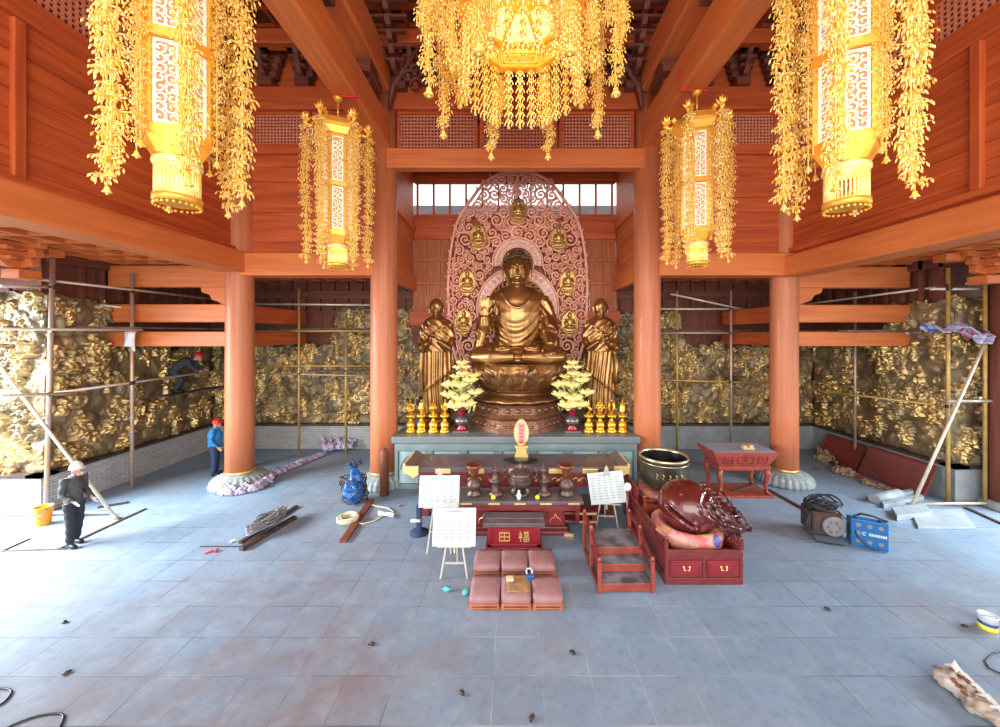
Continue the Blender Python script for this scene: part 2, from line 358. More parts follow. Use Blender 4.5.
def fuse(mb, name, mats, voxel, parent=None, smooth=6, disp=None):
    """one continuous surface out of overlapping forms"""
    me = mb.mesh(name, mats); o = bpy.data.objects.new(name, me); COL.objects.link(o)
    r = o.modifiers.new('r', 'REMESH'); r.mode = 'VOXEL'; r.voxel_size = voxel; r.use_smooth_shade = True
    if smooth:
        sm = o.modifiers.new('s', 'SMOOTH'); sm.factor = .5; sm.iterations = smooth
    dg = bpy.context.evaluated_depsgraph_get(); ev = o.evaluated_get(dg)
    nm = bpy.data.meshes.new_from_object(ev); o.modifiers.clear(); o.data = nm; nm.name = name
    if not nm.materials:
        nm.materials.append(mats if not isinstance(mats, (list, tuple)) else mats[0])
    if disp:
        nv = len(nm.vertices); co = np.empty(nv*3); no = np.empty(nv*3)
        nm.vertices.foreach_get('co', co); nm.vertices.foreach_get('normal', no)
        co = co.reshape(-1, 3); no = no.reshape(-1, 3)
        co += no * disp(co, no)[:, None]
        nm.vertices.foreach_set('co', co.ravel()); nm.update()
    nm.polygons.foreach_set('use_smooth', [True] * len(nm.polygons))
    if parent: o.parent = parent
    return o

def tag(o, label=None, cat=None, group=None, kind=None):
    if label: o['label'] = label
    if cat: o['category'] = cat
    if group: o['group'] = group
    if kind: o['kind'] = kind
    return o
def thing(name, label, cat, loc=(0, 0, 0), rz=0, group=None, rot=None):
    o = bpy.data.objects.new(name, None); COL.objects.link(o); o.location = loc; o.rotation_euler = rot or (0, 0, rz); o.empty_display_size = .2
    return tag(o, label, cat, group)
KIDS = {}
def copy_tree(o, parent=None):
    c = o.copy(); COL.objects.link(c)
    if parent: c.parent = parent
    for ch in [x for x in COL.objects if x.parent == o]: copy_tree(ch, c)
    return c
def struct(name, mb, m, bevel=0):
    return tag(mb.build(name, m, bevel=bevel), kind='structure')
def V(*a): return Vector(a)
# ------------------------------------------------------------------ the room
CX = 0.11                       # axis of the altar
XL, XR = -7.95, 8.1             # side colonnades
YB = 10.7                       # column row in front of the altar
YW = 14.2                       # rear relief wall
SL, SR = -11.65, 11.7           # side relief walls
CL, CR = -3.74, 3.95            # central columns
ZT = 13.2

fl = MB(); fl.box(-22, -8, -.2, 22, 16, 0)
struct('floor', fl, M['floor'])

def planks_x(mb, x0, x1, y, z0, z1, n, th=.06):      # wall of boards facing -Y
    h = (z1 - z0) / n
    for i in range(n):
        mb.box(x0, y + R.uniform(0, .018), z0 + i*h + .006, x1, y + th, z0 + (i+1)*h - .006)
    mb.box(x0, y + th*.5, z0, x1, y + th + .04, z1)
def planks_y(mb, y0, y1, x, s, z0, z1, n, th=.06):   # wall facing the nave, s=+1 when it stands on the left
    h = (z1 - z0) / n
    for i in range(n):
        mb.box(x - s*R.uniform(0, .018), y0, z0 + i*h + .006, x - s*th, y1, z0 + (i+1)*h - .006)
    mb.box(x - s*th*.5, y0, z0, x - s*(th + .04), y1, z1)

# rear upper walls of the two side bays and the middle bay, flush with the columns
for nm, x0, x1 in (('wall_rear_left', XL, CL), ('wall_rear_right', CR, XR)):
    mb = MB(); planks_x(mb, x0, x1, YB, 6.6, 9.7, 7); mb.box(x0, YB + .1, 10.7, x1, YB + .2, ZT)
    struct(nm, mb, M['wood_x'])
mb = MB(); mb.box(CL, YB + .1, 10.7, CR, YB + .2, ZT); struct('wall_rear_middle', mb, M['dark_x'])
for i, (x0, x1) in enumerate(((XL, CL), (CR, XR))):
    mb = MB(); mb.box(x0, YB - .28, 6.05, x1, YB + .28, 6.7); struct('trim_%d' % (1 + i), mb, M['pale_x'], .03)
    mb = MB(); mb.box(x0, YB - .12, 9.6, x1, YB + .12, 9.86); struct('trim_%d' % (3 + i), mb, M['wood_x'], .015)
    mb = MB(); mb.box(x0, YB - .2, 10.85, x1, YB + .2, 11.5); struct('trim_%d' % (5 + i), mb, M['wood_x'], .03)
mb = MB(); mb.box(CL, YB - .32, 9.1, CR, YB - .02, 9.66); struct('trim_7', mb, M['pale_x'], .03)
mb = MB(); mb.box(CL, YB - .2, 10.85, CR, YB + .2, 11.5); struct('trim_8', mb, M['wood_x'], .03)

def lattice_x(mb, x0, x1, y, z0, z1, st=.095, w=.033):
    n = max(2, round((x1-x0)/st)); k = max(2, round((z1-z0)/st))
    for i in range(n+1): x = x0 + (x1-x0)*i/n; mb.box(x-w/2, y-.02, z0, x+w/2, y+.02, z1)
    for j in range(k+1): z = z0 + (z1-z0)*j/k; mb.box(x0, y-.026, z-w/2, x1, y+.014, z+w/2)
def lattice_y(mb, y0, y1, x, z0, z1, st=.105, w=.034):
    n = max(2, round((y1-y0)/st)); k = max(2, round((z1-z0)/st))
    for i in range(n+1): y = y0 + (y1-y0)*i/n; mb.box(x-.02, y-w/2, z0, x+.02, y+w/2, z1)
    for j in range(k+1): z = z0 + (z1-z0)*j/k; mb.box(x-.026, y0, z-w/2, x+.026, y1, z+w/2)
def lattice_win(num, x0, x1, z0, z1, axis='x', y=YB):
    mb = MB()
    if axis == 'x': lattice_x(mb, x0, x1, y, z0, z1)
    o = struct('window_%d' % num, mb, M['lattice'])
    fr = MB()
    for a, b in ((x0, x0+.09), (x1-.09, x1)): fr.box(a, y-.07, z0, b, y+.07, z1)
    fr.box(x0+.09, y-.07, z0, x1-.09, y+.07, z0+.07); fr.box(x0+.09, y-.07, z1-.07, x1-.09, y+.07, z1)
    fr.build('window_frame', M['wood_x'], o)
    bk = MB(); bk.box(x0, y+.085, z0, x1, y+.1, z1); bk.build('backing', M['lattice_back'], o)
wn = 2
for x0, x1 in ((XL+.4, (XL+CL)/2-.05), ((XL+CL)/2+.05, CL-.4), (CR+.4, (CR+XR)/2-.05), ((CR+XR)/2+.05, XR-.4)):
    lattice_win(wn, x0, x1, 9.84, 10.84); wn += 1
for a, b in ((CL+.4, -1.02), (-.92, 1.3), (1.4, CR-.4)):
    lattice_win(wn, a, b, 9.66, 10.84); wn += 1

# side upper walls over the colonnades
for nm, x, s in (('left', XL, 1), ('right', XR, -1)):
    y0, y1 = -3.0, YB
    mb = MB(); planks_y(mb, y0, y1, x, s, 6.7, 9.5, 9); mb.box(x - s*.1, y0, 10.6, x - s*.2, y1, ZT)
    struct('wall_' + nm, mb, M['wood_y'])
k = 9
for x, s in ((XL, 1), (XR, -1)):
    zb = 6.14 if s > 0 else 6.02
    mb = MB(); mb.box(x - .34, -3, zb, x + .34, YB - .1, zb + .58); struct('trim_%d' % k, mb, M['pale_y'], .04); k += 1
    mb = MB(); mb.box(x - .1, -3, 9.42, x + .12, YB - .1, 9.84); struct('trim_%d' % k, mb, M['wood_y'], .02); k += 1
    mb = MB(); mb.box(x - .12, -3, 6.72, x + .14, YB - .1, 6.86); struct('trim_%d' % k, mb, M['wood_y'], .015); k += 1
    mb = MB(); mb.box(x - .2, -3, 10.62, x + .24, YB - .1, 11.3); struct('trim_%d' % k, mb, M['wood_y'], .03); k += 1
    for py in ((5.88, 1.2) if s > 0 else (6.35, 1.6)):
        mb = MB(); mb.box(x - .08, py - .08, 6.86, x + .06, py + .08, 9.42); struct('trim_%d' % k, mb, M['wood_z'], .02); k += 1
    for y0, y1 in ((-3, 3.3), (3.4, 7.0), (7.1, YB - .4)):
        mb = MB(); lattice_y(mb, y0, y1, x, 9.88, 10.6); o = struct('window_%d' % wn, mb, M['lattice']); wn += 1
        fr = MB()
        for a in (y0, y1): fr.box(x-.06, a-.05, 9.84, x+.06, a+.05, 10.62)
        fr.build('window_frame', M['wood_y'], o)
        bk = MB(); bk.box(x - s*.07, y0, 9.84, x - s*.09, y1, 10.62); bk.build('backing', M['lattice_back'], o)

# main ceiling with coffers
mb = MB(); mb.box(-9, -4, ZT, 9, YB + .3, ZT + .2)
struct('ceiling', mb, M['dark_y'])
mb = MB()
for i in range(27):
    x = -7.9 + i*.62
    mb.box(x-.05, -3, ZT-.12, x+.05, YB, ZT)
for j in range(22):
    y = -3 + j*.64
    mb.box(-7.9, y-.05, ZT-.1, 8.1, y+.05, ZT)
struct('trim_%d' % k, mb, M['wood_y']); k += 1
# purlins crossing in front of the rear wall, under the ceiling
for z, y in ((12.3, 10.1), (12.55, 8.3), (12.7, 6.0), (12.7, 3.6)):
    mb = MB(); mb.box(XL+.2, y-.16, z, XR-.2, y+.16, z+.4); struct('trim_%d' % k, mb, M['wood_x'], .03); k += 1

# big tie beams over the middle columns, running to the front
beams = []
for sx, side in ((CL, 'left'), (CR, 'right')):
    mb = MB(); mb.box(sx-.27, -3, 9.68, sx+.27, YB-.1, 10.5)
    o = mb.build('tie_beam', M['pale_y'], bevel=.05); tag(o, 'long lower roof beam above the two %s lanterns, ending on the column' % side, 'beam', 'pairs of long roof beams')
    mb = MB(); mb.box(sx-.33, -3, 11.2, sx+.33, YB-.35, 12.1)
    o = mb.build('tie_beam', M['pale_y'], bevel=.05); tag(o, 'upper of the two long roof beams on the %s, nearer the ceiling' % side, 'beam', 'pairs of long roof beams')
    mb = MB()
    for y in (1.5, 4.1, 6.7, 9.3):
        mb.box(sx-.2, y-.2, 10.5, sx+.2, y+.2, 10.75); mb.box(sx-.3, y-.45, 10.75, sx+.3, y+.45, 10.95); mb.box(sx-.25, y-.25, 10.95, sx+.25, y+.25, 11.2)
    struct('trim_%d' % k, mb, M['dark_y'], .02); k += 1

# bracket sets
def bracket_mb(w=1.5, tiers=4, d=1.0, h=.26):
    mb = MB()
    mb.box(-.2, -.2, 0, .2, .2, .2)
    for t in range(tiers):
        z = .2 + t*h; ww = w*(.45 + .55*(t+1)/tiers)/2; dd = d*(.4 + .6*(t+1)/tiers)
        for sgn in (-1, 1):
            pts = [(0, -.07, z), (sgn*ww, -.07, z+.1), (sgn*ww, -.07, z+.2), (0, -.07, z+.2)]
            mb.poly(pts if sgn > 0 else pts[::-1], .14)
        pts = [(-.07, 0, z), (-.07, -dd, z+.05), (-.07, -dd-.14, z+.2), (-.07, 0, z+.2)]
        mb.poly(pts, .14, (1, 0, 0))
        for u, v in ((-ww+.1, 0), (ww-.1, 0), (0, -dd)):
            mb.lathe([(.085, 0), (.12, .05), (.12, .09)], (u, v, z+.17), 4, rot=PI/4, smooth=False)
        mb.box(-ww*.7, -dd-.06, z+.2, ww*.7, -dd+.06, z+.27)
    return mb
for sx, side in ((CL, 'left'), (CR, 'right')):
    s = 1 if side == 'left' else -1
    b = bracket_mb(1.6, 5, 1.2)
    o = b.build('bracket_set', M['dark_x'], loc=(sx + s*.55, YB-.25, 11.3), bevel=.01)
    tag(o, 'dark carved bracket set at the head of the %s middle column under the ceiling' % side, 'bracket', 'ceiling bracket sets')
# carved swags beside the column heads
    mb = MB()
    for q in range(5):
        pts = [V(.05+.12*q*math.cos(a*.5)+.1*a, 0, 0) for a in ()]
    for q in range(4):
        c0 = V(s*(.45+.2*q), -.05, 1.2 - .32*q*(1 if q < 3 else .9))
        mb.tube([c0 + V(math.cos(a)*(.2-.02*a), 0, math.sin(a)*(.2-.02*a)) for a in [i*.5 for i in range(14)]], [.06-.003*i for i in range(14)], 6)
        mb.ball(c0, (.09, .09, .09), 8, 6)
    mb.tube([V(s*.3, 0, -.3), V(s*.4, 0, .3), V(s*.75, -.05, .8), V(s*1.2, -.1, 1.4)], [.05, .09, .09, .05], 6)
    o = mb.build('carved_corbel', M['dark_z'], loc=(sx, YB-.45, 11.0)); tag(o, 'scrolled carved corbel rising beside the %s middle column head' % side, 'corbel', 'carved corbels')
# row of small bracket sets along the rear wall
one = bracket_mb(.9, 4, .5, .2); row = MB()
for x in [XL + .9 + i*1.05 for i in range(15)]:
    if abs(x-CL) < .5 or abs(x-CR) < .5: continue
    row.add(one, Matrix.Translation((x, YB-.1, 11.5)))
struct('trim_%d' % k, row, M['dark_x']); k += 1
one = bracket_mb(.9, 4, .5, .2)
for x, s in ((XL, 1), (XR, -1)):
    row = MB()
    for y in [0.5 + i*1.15 for i in range(9)]:
        row.add(one, Matrix.Translation((x, y, 11.3)) @ Matrix.Rotation(s*PI/2, 4, 'Z'))
    struct('trim_%d' % k, row, M['dark_y']); k += 1

# recess behind the altar: side panels, rear wall with clerestory window, boards under it
YR = 14.0
for nm, x, s in (('wall_recess_left', CL - .02, 1), ('wall_recess_right', CR + .02, -1)):
    mb = MB(); planks_y(mb, YB + .3, YR, x, s, 6.2, 10.6, 6)
    mb.box(x - s*.02, YB+.3, 6.0, x + s*.16, YR, 6.5); mb.box(x - s*.02, YB+.3, 8.3, x + s*.12, YR, 8.55)
    struct(nm, mb, M['pale_y'])
mb = MB(); mb.box(CL-.5, YB+.2, 10.6, CR+.5, YR+.3, 10.75); struct('ceiling_recess', mb, M['wood_x'])
z0, z1 = 8.85, 10.22
mb = MB()
mb.box(CL-.3, YR, z1, CR+.3, YR+.15, 10.7)
mb.box(CL-.3, YR, 7.95, CR+.3, YR+.15, z0)
struct('wall_back', mb, M['wood_x'])
mb = MB(); mb.box(CL, YR-.12, 8.0, CR, YR, 8.72); mb.box(CL, YR-.1, z1+.02, CR, YR, 10.5); struct('trim_%d' % k, mb, M['wood_x'], .02); k += 1
# window: frame, mullions, panes
fr = MB(); fr.box(CL, YR-.04, z1-.08, CR, YR+.1, z1); fr.box(CL, YR-.06, z0, CR, YR+.1, z0+.1)
n = 12
for i in range(n+1):
    x = CL + .12 + (CR-CL-.24)*i/n
    fr.box(x-.035, YR-.03, z0+.1, x+.035, YR+.08, z1-.08)
wo = struct('window_1', fr, M['wood_x'], .01)
gm, nt, N, L, b = new_mat('window_glass'); b.inputs['Transmission Weight'].default_value = 1; b.inputs['Roughness'].default_value = .05; b.inputs['IOR'].default_value = 1.02
for i in range(n):
    xa = CL + .155 + (CR-CL-.24)*i/n; xb = CL + .085 + (CR-CL-.24)*(i+1)/n
    p = MB(); p.box(xa, YR+.02, z0+.1, xb, YR+.035, z1-.08); p.build('pane', gm, wo)
mb = MB(); mb.box(-7, 16.2, 6, 7, 16.4, 10.08); struct('trim_%d' % k, mb, M['frost']); k += 1   # roof ridge outside the window

# boarded slope under the window
mb = MB()
sl = [V(CL, YR, 8.0), V(CR, YR, 8.0)]
for i in range(15):
    xa = CL + (CR-CL)*i/15 + .012; xb = CL + (CR-CL)*(i+1)/15 - .012
    mb._add([(xa,YR-.02,8.0),(xb,YR-.02,8.0),(xb,13.75,5.2),(xa,13.75,5.2),(xa,YR+.06,8.0),(xb,YR+.06,8.0),(xb,13.85,5.2),(xa,13.85,5.2)], [(0,3,2,1),(4,5,6,7),(0,1,5,4),(1,2,6,5),(2,3,7,6),(3,0,4,7)], False)
for z in (5.4, 6.3, 7.2):
    y = 13.75 + (z-5.2)/2.8*.25
    mb.box(CL, y-.08, z-.05, CR, y+.02, z+.05)
struct('wall_back_boards', mb, M['boards'])
mb = MB(); mb.box(CL-.1, 13.7, 4.7, CR+.1, 13.95, 5.25); struct('trim_%d' % k, mb, M['wood_x'], .02); k += 1
mb = MB(); mb.box(CL, 13.78, 4.0, CR, 13.9, 4.72); struct('wall_back_dark_board', mb, M['dark_x'])  # plain dark board below the boarded slope

# aisle ceilings (low), coffered with pale battens
for nm, xa, xb in (('ceiling_aisle_left', -17, XL-.3), ('ceiling_aisle_right', XR+.3, 17)):
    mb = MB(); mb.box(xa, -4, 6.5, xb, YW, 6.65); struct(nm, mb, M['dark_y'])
    mb = MB()
    y = -3
    while y < YW: mb.box(xa, y-.045, 6.4, xb, y+.045, 6.5); y += .62
    x = xa + .2
    while x < xb: mb.box(x-.05, -4, 6.38, x+.05, YW, 6.49); x += .62
    struct('trim_%d' % k, mb, M['pale_y']); k += 1
mb = MB(); mb.box(XL-.3, YB+.3, 6.5, CL-.2, YW+.4, 6.65); mb.box(CR+.2, YB+.3, 6.5, XR+.3, YW+.4, 6.65); struct('ceiling_rear_aisle', mb, M['dark_x'])
mb = MB()
for xa, xb in ((XL, CL), (CR, XR)):
    y = YB+.5
    while y < YW: mb.box(xa, y-.05, 6.36, xb, y+.05, 6.5); y += .5
    x = xa+.4
    while x < xb: mb.box(x-.05, YB+.3, 6.34, x+.05, YW, 6.48); x += .55
struct('trim_%d' % k, mb, M['wood_y']); k += 1

# back-up walls behind the reliefs
mb = MB(); mb.box(SL-.3, YW+.12, 0, CL+.1, YW+.4, 7.1); struct('wall_rear_aisle_left', mb, M['dark_z'])
mb = MB(); mb.box(CR-.1, YW+.12, 0, SR+.3, YW+.4, 7.1); struct('wall_rear_aisle_right', mb, M['dark_z'])
mb = MB(); mb.box(CL, YW+.12, 0, CR, YW+.4, 4.4); struct('wall_rear_aisle_middle', mb, M['dark_z'])
mb = MB(); mb.box(SL-.4, 9.15, 0, SL-.12, YW+.1, 7.0); mb.box(-17, 9.22, 0, SL-.1, 9.5, 7.0); struct('wall_aisle_left', mb, M['dark_z'])
mb = MB(); mb.box(SR+.12, 9.75, 0, SR+.4, YW+.1, 7.0); mb.box(SR+.1, 9.82, 0, 17, 10.1, 7.0); struct('wall_aisle_right', mb, M['dark_z'])
# vertical boards with frames above the reliefs
mb = MB()
for x in [SL + .3 + i*.55 for i in range(14)]: mb.box(x-.05, YW-.02, 5.3, x+.05, YW+.1, 6.5)
for x in [CR + .3 + i*.55 for i in range(14)]: mb.box(x-.05, YW-.02, 5.3, x+.05, YW+.1, 6.5)
mb.box(SL, YW-.06, 5.75, CL, YW+.1, 6.05); mb.box(CR, YW-.06, 5.75, SR, YW+.1, 6.05)
struct('trim_%d' % k, mb, M['dark_x']); k += 1
mb = MB()
for x, s in ((SL, 1), (SR, -1)):
    for y in [9.9 + i*.5 for i in range(9)]: mb.box(x-.1, y-.05, 5.3, x+s*.03, y+.05, 6.9)
    mb.box(x-.1, 9.2, 6.2, x+s*.08, YW, 6.5)
struct('trim_%d' % k, mb, M['dark_y']); k += 1

# plinth under the reliefs
def uv_plinth(name, segs, h=.92, th=.3, m=None):
    me = bpy.data.meshes.new(name); vs = []; fs = []; uvs = []
    for (x0, y0, x1, y1, nx, ny) in segs:
        l = math.hypot(x1-x0, y1-y0); o = len(vs)
        for z in (0, h): vs += [(x0, y0, z), (x1, y1, z)]
        vs += [(x0-nx*th, y0-ny*th, h), (x1-nx*th, y1-ny*th, h)]
        fs += [(o, o+1, o+3, o+2), (o+2, o+3, o+5, o+4)]
        uvs += [(0, 0), (l, 0), (l, h), (0, h), (0, h), (l, h), (l, h+th), (0, h+th)]
    me.from_pydata(vs, [], fs); uv = me.uv_layers.new(name='UVMap')
    for i, q in enumerate(uvs): uv.data[i].uv = q
    me.materials.append(m or M['brick']); o = bpy.data.objects.new(name, me); COL.objects.link(o); return tag(o, kind='structure')
pl = .22
uv_plinth('baseboard_left', [(SL+pl, 9.1-pl, SL+pl, YW-pl, 1, 0), (-16, 9.1-pl, SL+pl, 9.1-pl, 0, -1)])
uv_plinth('baseboard_rear', [(SL+pl, YW-pl, CL, YW-pl, 0, -1), ])
mslab = mat('smooth_plinth', (0.30, 0.33, 0.34), .5, 0, (0.22, 0.25, 0.26), 3)
uv_plinth('baseboard_rear_right', [(CR, YW-pl, SR-pl, YW-pl, 0, -1)], m=mslab)
uv_plinth('baseboard_right', [(SR-pl, YW-pl, SR-pl, 9.7-pl, -1, 0), (SR-pl, 9.7-pl, 16, 9.7-pl, 0, -1)], m=mslab)
mb = MB()
mb.box(SL, YW-pl-.05, .88, CL, YW+.1, .95); mb.box(CR, YW-pl-.05, .88, SR, YW+.1, .95)
mb.box(SL-.1, 9.05-pl, .88, SL+pl+.05, YW, .95); mb.box(-16, 9.05-pl, .88, SL+pl+.05, 9.2, .95)
mb.box(SR+.1, 9.65-pl, .88, SR-pl-.05, YW, .95); mb.box(16, 9.65-pl, .88, SR-pl-.05, 9.8, .95)
struct('trim_%d' % k, mb, M['iron']); k += 1

# side wall tie beams and posts on the aisles
def crossbeam(x0, x1, y, z0, z1, label, m='pale_x'):
    mb = MB(); mb.box(x0, y-.16, z0, x1, y+.16, z1); tag(mb.build('cross_beam', M[m], bevel=.03), label, 'beam', 'short timber cross beams of the aisles')
for s, xa, xb, nm, yy in ((1, SL, XL-.3, 'left', YB), (-1, SR, XR+.3, 'right', 10.9)):
    for z0, z1, w in ((5.74, 6.36, 'top'), (4.72, 5.24, 'middle'), (4.02, 4.45, 'lowest')):
        crossbeam(min(xa, xb), max(xa, xb), yy, z0, z1, '%s of three orange cross beams between the outer %s column and the side relief' % (w, nm))
for s, x, nm in ((1, XL, 'left'), (-1, XR, 'right')):
    for z0, z1, w in ((4.72, 5.24, 'upper'), (4.02, 4.45, 'lower')):
        mb = MB(); mb.box(x-.16, YB+.4, z0, x+.16, YW-.35, z1); tag(mb.build('cross_beam', M['wood_y'], bevel=.03), '%s beam running back from the outer %s column to the rear relief' % (w, nm), 'beam', 'short timber cross beams of the aisles')
# corbelled bracket sets over the aisle corners
for (px, py, D, rz, nm) in ((22, 262, 8.2, 0, 'left edge, above the gold relief'), (985, 268, 9.0, 0, 'right edge, above the gold relief')):
    p = P(px, py, D); b = MB().add(bracket_mb(1.0, 3, .5, .2))
    tag(b.build('bracket_set', M['pale_x'], loc=(p.x, p.y, 5.6), bevel=.01), 'orange timber bracket set at the photo\'s ' + nm, 'bracket', 'aisle bracket sets')
mb = MB(); mb.box(-17, 8.5, 6.2, SL+.9, 8.8, 6.38); struct('trim_%d' % k, mb, M['pale_x']); k += 1
mb = MB(); mb.box(SR-.9, 9.1, 6.2, 17, 9.4, 6.38); struct('trim_%d' % k, mb, M['pale_x']); k += 1

# columns
def base_mb(r0, r1, h):
    mb = MB()
    def rf(a, z): return .93 + .09*abs(math.sin(a*13))**.6 if z < h*.8 else 1
    mb.lathe([(r1*1.0, 0), (r1*1.02, h*.18), (r1*1.0, h*.3), (r1*.97, h*.36), (r1*.98, h*.5), (r1*.86, h*.75), (r0*1.2, h*.9), (r0*1.1, h)], n=144, rf=rf)
    return mb
COLS = [(CL, YB, .375, 13.0, 'left of the altar, behind the grey wooden post'), (CR, YB, .375, 13.0, 'right of the altar, behind the bronze bowl'),
        (XL, YB, .355, 13.0, 'with striped tarpaulin around its stone foot, outer left of the hall'), (XR, 10.9, .355, 13.0, 'on the outer right, just behind the orange-red side table')]
for x, y, r, h, w in COLS:
    t = thing('timber_column', 'round timber column ' + w, 'column', (x, y, 0), 0, 'round timber columns')
    bh = .36; s = MB(); s.lathe([(r*1.02, bh), (r*1.01, 2), (r, 6), (r*.97, h)], n=40, smooth=True); s.build('shaft', M['column'], t)
    base_mb(r, .72 if x not in (CL, CR) else .66, bh).build('stone_base', M['stone'], t)
    g = MB(); g.lathe([(r*1.04, bh), (r*1.09, bh+.02), (r*1.09, bh+.06), (r*1.04, bh+.08)], n=40); g.build('collar', M['goldring'], t)
    if x in (XL, XR):
        sg = -1 if x == XL else 1
        q = MB(); pts = [(sg*r*.9, -.07, 5.75), (sg*(r+.75), -.07, 5.75), (sg*(r+.72), -.07, 5.6), (sg*(r+.5), -.07, 5.52), (sg*(r+.42), -.07, 5.38), (sg*(r+.2), -.07, 5.3), (sg*r*.9, -.07, 5.05)]
        q.poly(pts, .14); q.build('corbel', M['pale_x'], t, bevel=.015)

t = thing('timber_column', 'dark brown timber column cut off by the right edge of the photo', 'column', (12.42, 9.15, 0), 0, 'round timber columns')
s = MB(); s.lathe([(.36, .1), (.35, 3), (.34, 6.4)], n=32, smooth=True); s.build('shaft', M['dark_z'], t)
s = MB(); s.lathe([(.5, 0), (.5, .1), (.38, .2)], n=32); s.build('stone_base', M['stone'], t)
# ------------------------------------------------------------------ gilded relief walls
def relief(name, label, p0, p1, normal, z0, ztop, seed, m, dens=3.6, step=.022, amp=1.0):
    rg = np.random.RandomState(seed); p0 = np.array(p0, float); p1 = np.array(p1, float)
    L_ = float(np.linalg.norm(p1-p0)); Hm = max(ztop(u) for u in np.linspace(0, L_, 50)) - z0
    nu = int(L_/step); nv = int(Hm/step)
    U, W = np.meshgrid(np.linspace(0, L_, nu+1), np.linspace(0, Hm, nv+1))
    h = np.zeros_like(U)
    def win(cx, cy, rx, ry):
        i0 = max(0, int((cx-rx)/step)); i1 = min(nu+1, int((cx+rx)/step)+2); j0 = max(0, int((cy-ry)/step)); j1 = min(nv+1, int((cy+ry)/step)+2)
        return (slice(j0, j1), slice(i0, i1))
    # rocky ground: overlapping boulders and curling clouds
    for q in range(int(L_*Hm*7)):
        cx, cy = rg.uniform(0, L_), rg.uniform(0, Hm); rx, ry = rg.uniform(.18, .5), rg.uniform(.12, .35); a = rg.uniform(.04, .12)
        w = win(cx, cy, rx, ry)
        if h[w].size == 0: continue
        d = ((U[w]-cx)/rx)**2 + ((W[w]-cy)/ry)**2
        h[w] = np.maximum(h[w], a*np.sqrt(np.clip(1-d, 0, 1)) + .02*np.sin((U[w]*rg.uniform(8, 20)+W[w]*rg.uniform(-14, 14)))*(d < 1))
    gil = np.zeros_like(U)
    for q in range(int(L_*Hm*2.2)):                       # cloud curls
        cx, cy = rg.uniform(0, L_), rg.uniform(0, Hm); r = rg.uniform(.1, .24); w = win(cx, cy, r, r)
        if h[w].size == 0: continue
        dx, dy = U[w]-cx, W[w]-cy; d = np.sqrt(dx*dx+dy*dy); an = np.arctan2(dy, dx)
        ins = d < r
        hh = (.09 + .03*np.cos(an*1.0 + d/r*9))*np.sqrt(np.clip(1-(d/r)**2, 0, 1))**.5
        hit = ins & (hh > h[w]*.8); h[w] = np.where(hit, np.maximum(h[w], hh), h[w]); gil[w] = np.where(hit, .55, gil[w])
    nf = int(L_*Hm*dens)
    for q in range(nf):                                   # figures
        s = rg.uniform(.42, .85); cx = rg.uniform(.1, L_-.1); cy = rg.uniform(-.1, Hm-s*.8); lean = rg.uniform(-.25, .25); seat = rg.rand() < .45
        sh = s*(.7 if seat else 1.0); w = win(cx, cy+sh*.5, s*.45, sh*.62)
        if h[w].size == 0: continue
        y = (W[w]-cy)/sh; x = (U[w]-cx - lean*(W[w]-cy))/s
        if seat: hw = np.interp(y, [0, .08, .22, .4, .7, .8, .84], [.2, .34, .33, .19, .2, .12, .0])
        else: hw = np.interp(y, [0, .05, .4, .6, .76, .83, .86], [.16, .19, .15, .16, .18, .1, .0])
        t = np.clip(1-(x/np.maximum(hw, 1e-3))**2, 0, 1); body = (y > 0) & (y < .86) & (t > 0)
        ph = rg.uniform(0, 6); fold = .022*np.sin((x*38 + np.sin(y*9+ph)*3)) + .014*np.sin(y*40 + x*x*60)
        hb = (.17*np.sqrt(t) + fold*np.sqrt(t))*s/.75
        hx, hy, hr = .02*math.sin(ph), .93, .085
        dh = ((x-hx)/hr)**2 + ((y-hy)*sh/s/hr)**2; head = dh < 1
        hd = (.13 + .11*np.sqrt(np.clip(1-dh, 0, 1)))*s/.75
        dn = ((x-hx)**2 + ((y-hy)*sh/s)**2); nim = (dn < .16**2) & (rg.rand() < .5)
        # arms
        for sgn in (-1, 1):
            ex, ey = sgn*rg.uniform(.16, .3), rg.uniform(.35, .75); ax, ay = sgn*.15, .72
            vx, vy = ex-ax, ey-ay; tt = np.clip(((x-ax)*vx+(y-ay)*vy)/(vx*vx+vy*vy+1e-6), 0, 1)
            da = np.sqrt((x-ax-tt*vx)**2 + (y-ay-tt*vy)**2); hb = np.where(da < .055, np.maximum(hb, (.15+.06*np.sqrt(np.clip(1-(da/.055)**2, 0, 1)))*s/.75), hb); body = body | (da < .055)
        new = np.where(head, hd, np.where(body, hb, np.where(nim, .1, -1)))
        hit = new > -.5; h[w] = np.where(hit, np.maximum(new, h[w]*.75), h[w])
        gv = rg.uniform(.75, 1.0); gil[w] = np.where(hit, gv, gil[w])
    # fine chiselling
    h += .006*np.sin(U*61+np.sin(W*37)*2)*np.sin(W*53+np.sin(U*29)*2)
    tops = np.array([ztop(u) for u in np.linspace(0, L_, nu+1)]) - z0
    keep = W <= tops[None, :]
    ud = (p1-p0)/L_; nrm = np.array(normal, float)
    Wc = np.minimum(W, tops[None, :])
    co = np.empty((nv+1, nu+1, 3)); h = h*amp
    co[..., 0] = p0[0] + ud[0]*U + nrm[0]*h; co[..., 1] = p0[1] + ud[1]*U + nrm[1]*h; co[..., 2] = z0 + Wc
    idx = np.arange((nv+1)*(nu+1)).reshape(nv+1, nu+1)
    a, b, c, d = idx[:-1, :-1], idx[:-1, 1:], idx[1:, 1:], idx[1:, :-1]
    kq = (keep[:-1, :-1] | keep[:-1, 1:])
    cross = ud[0]*nrm[1]-ud[1]*nrm[0]
    quads = (np.stack([a, b, c, d], -1) if cross < 0 else np.stack([a, d, c, b], -1))[kq]
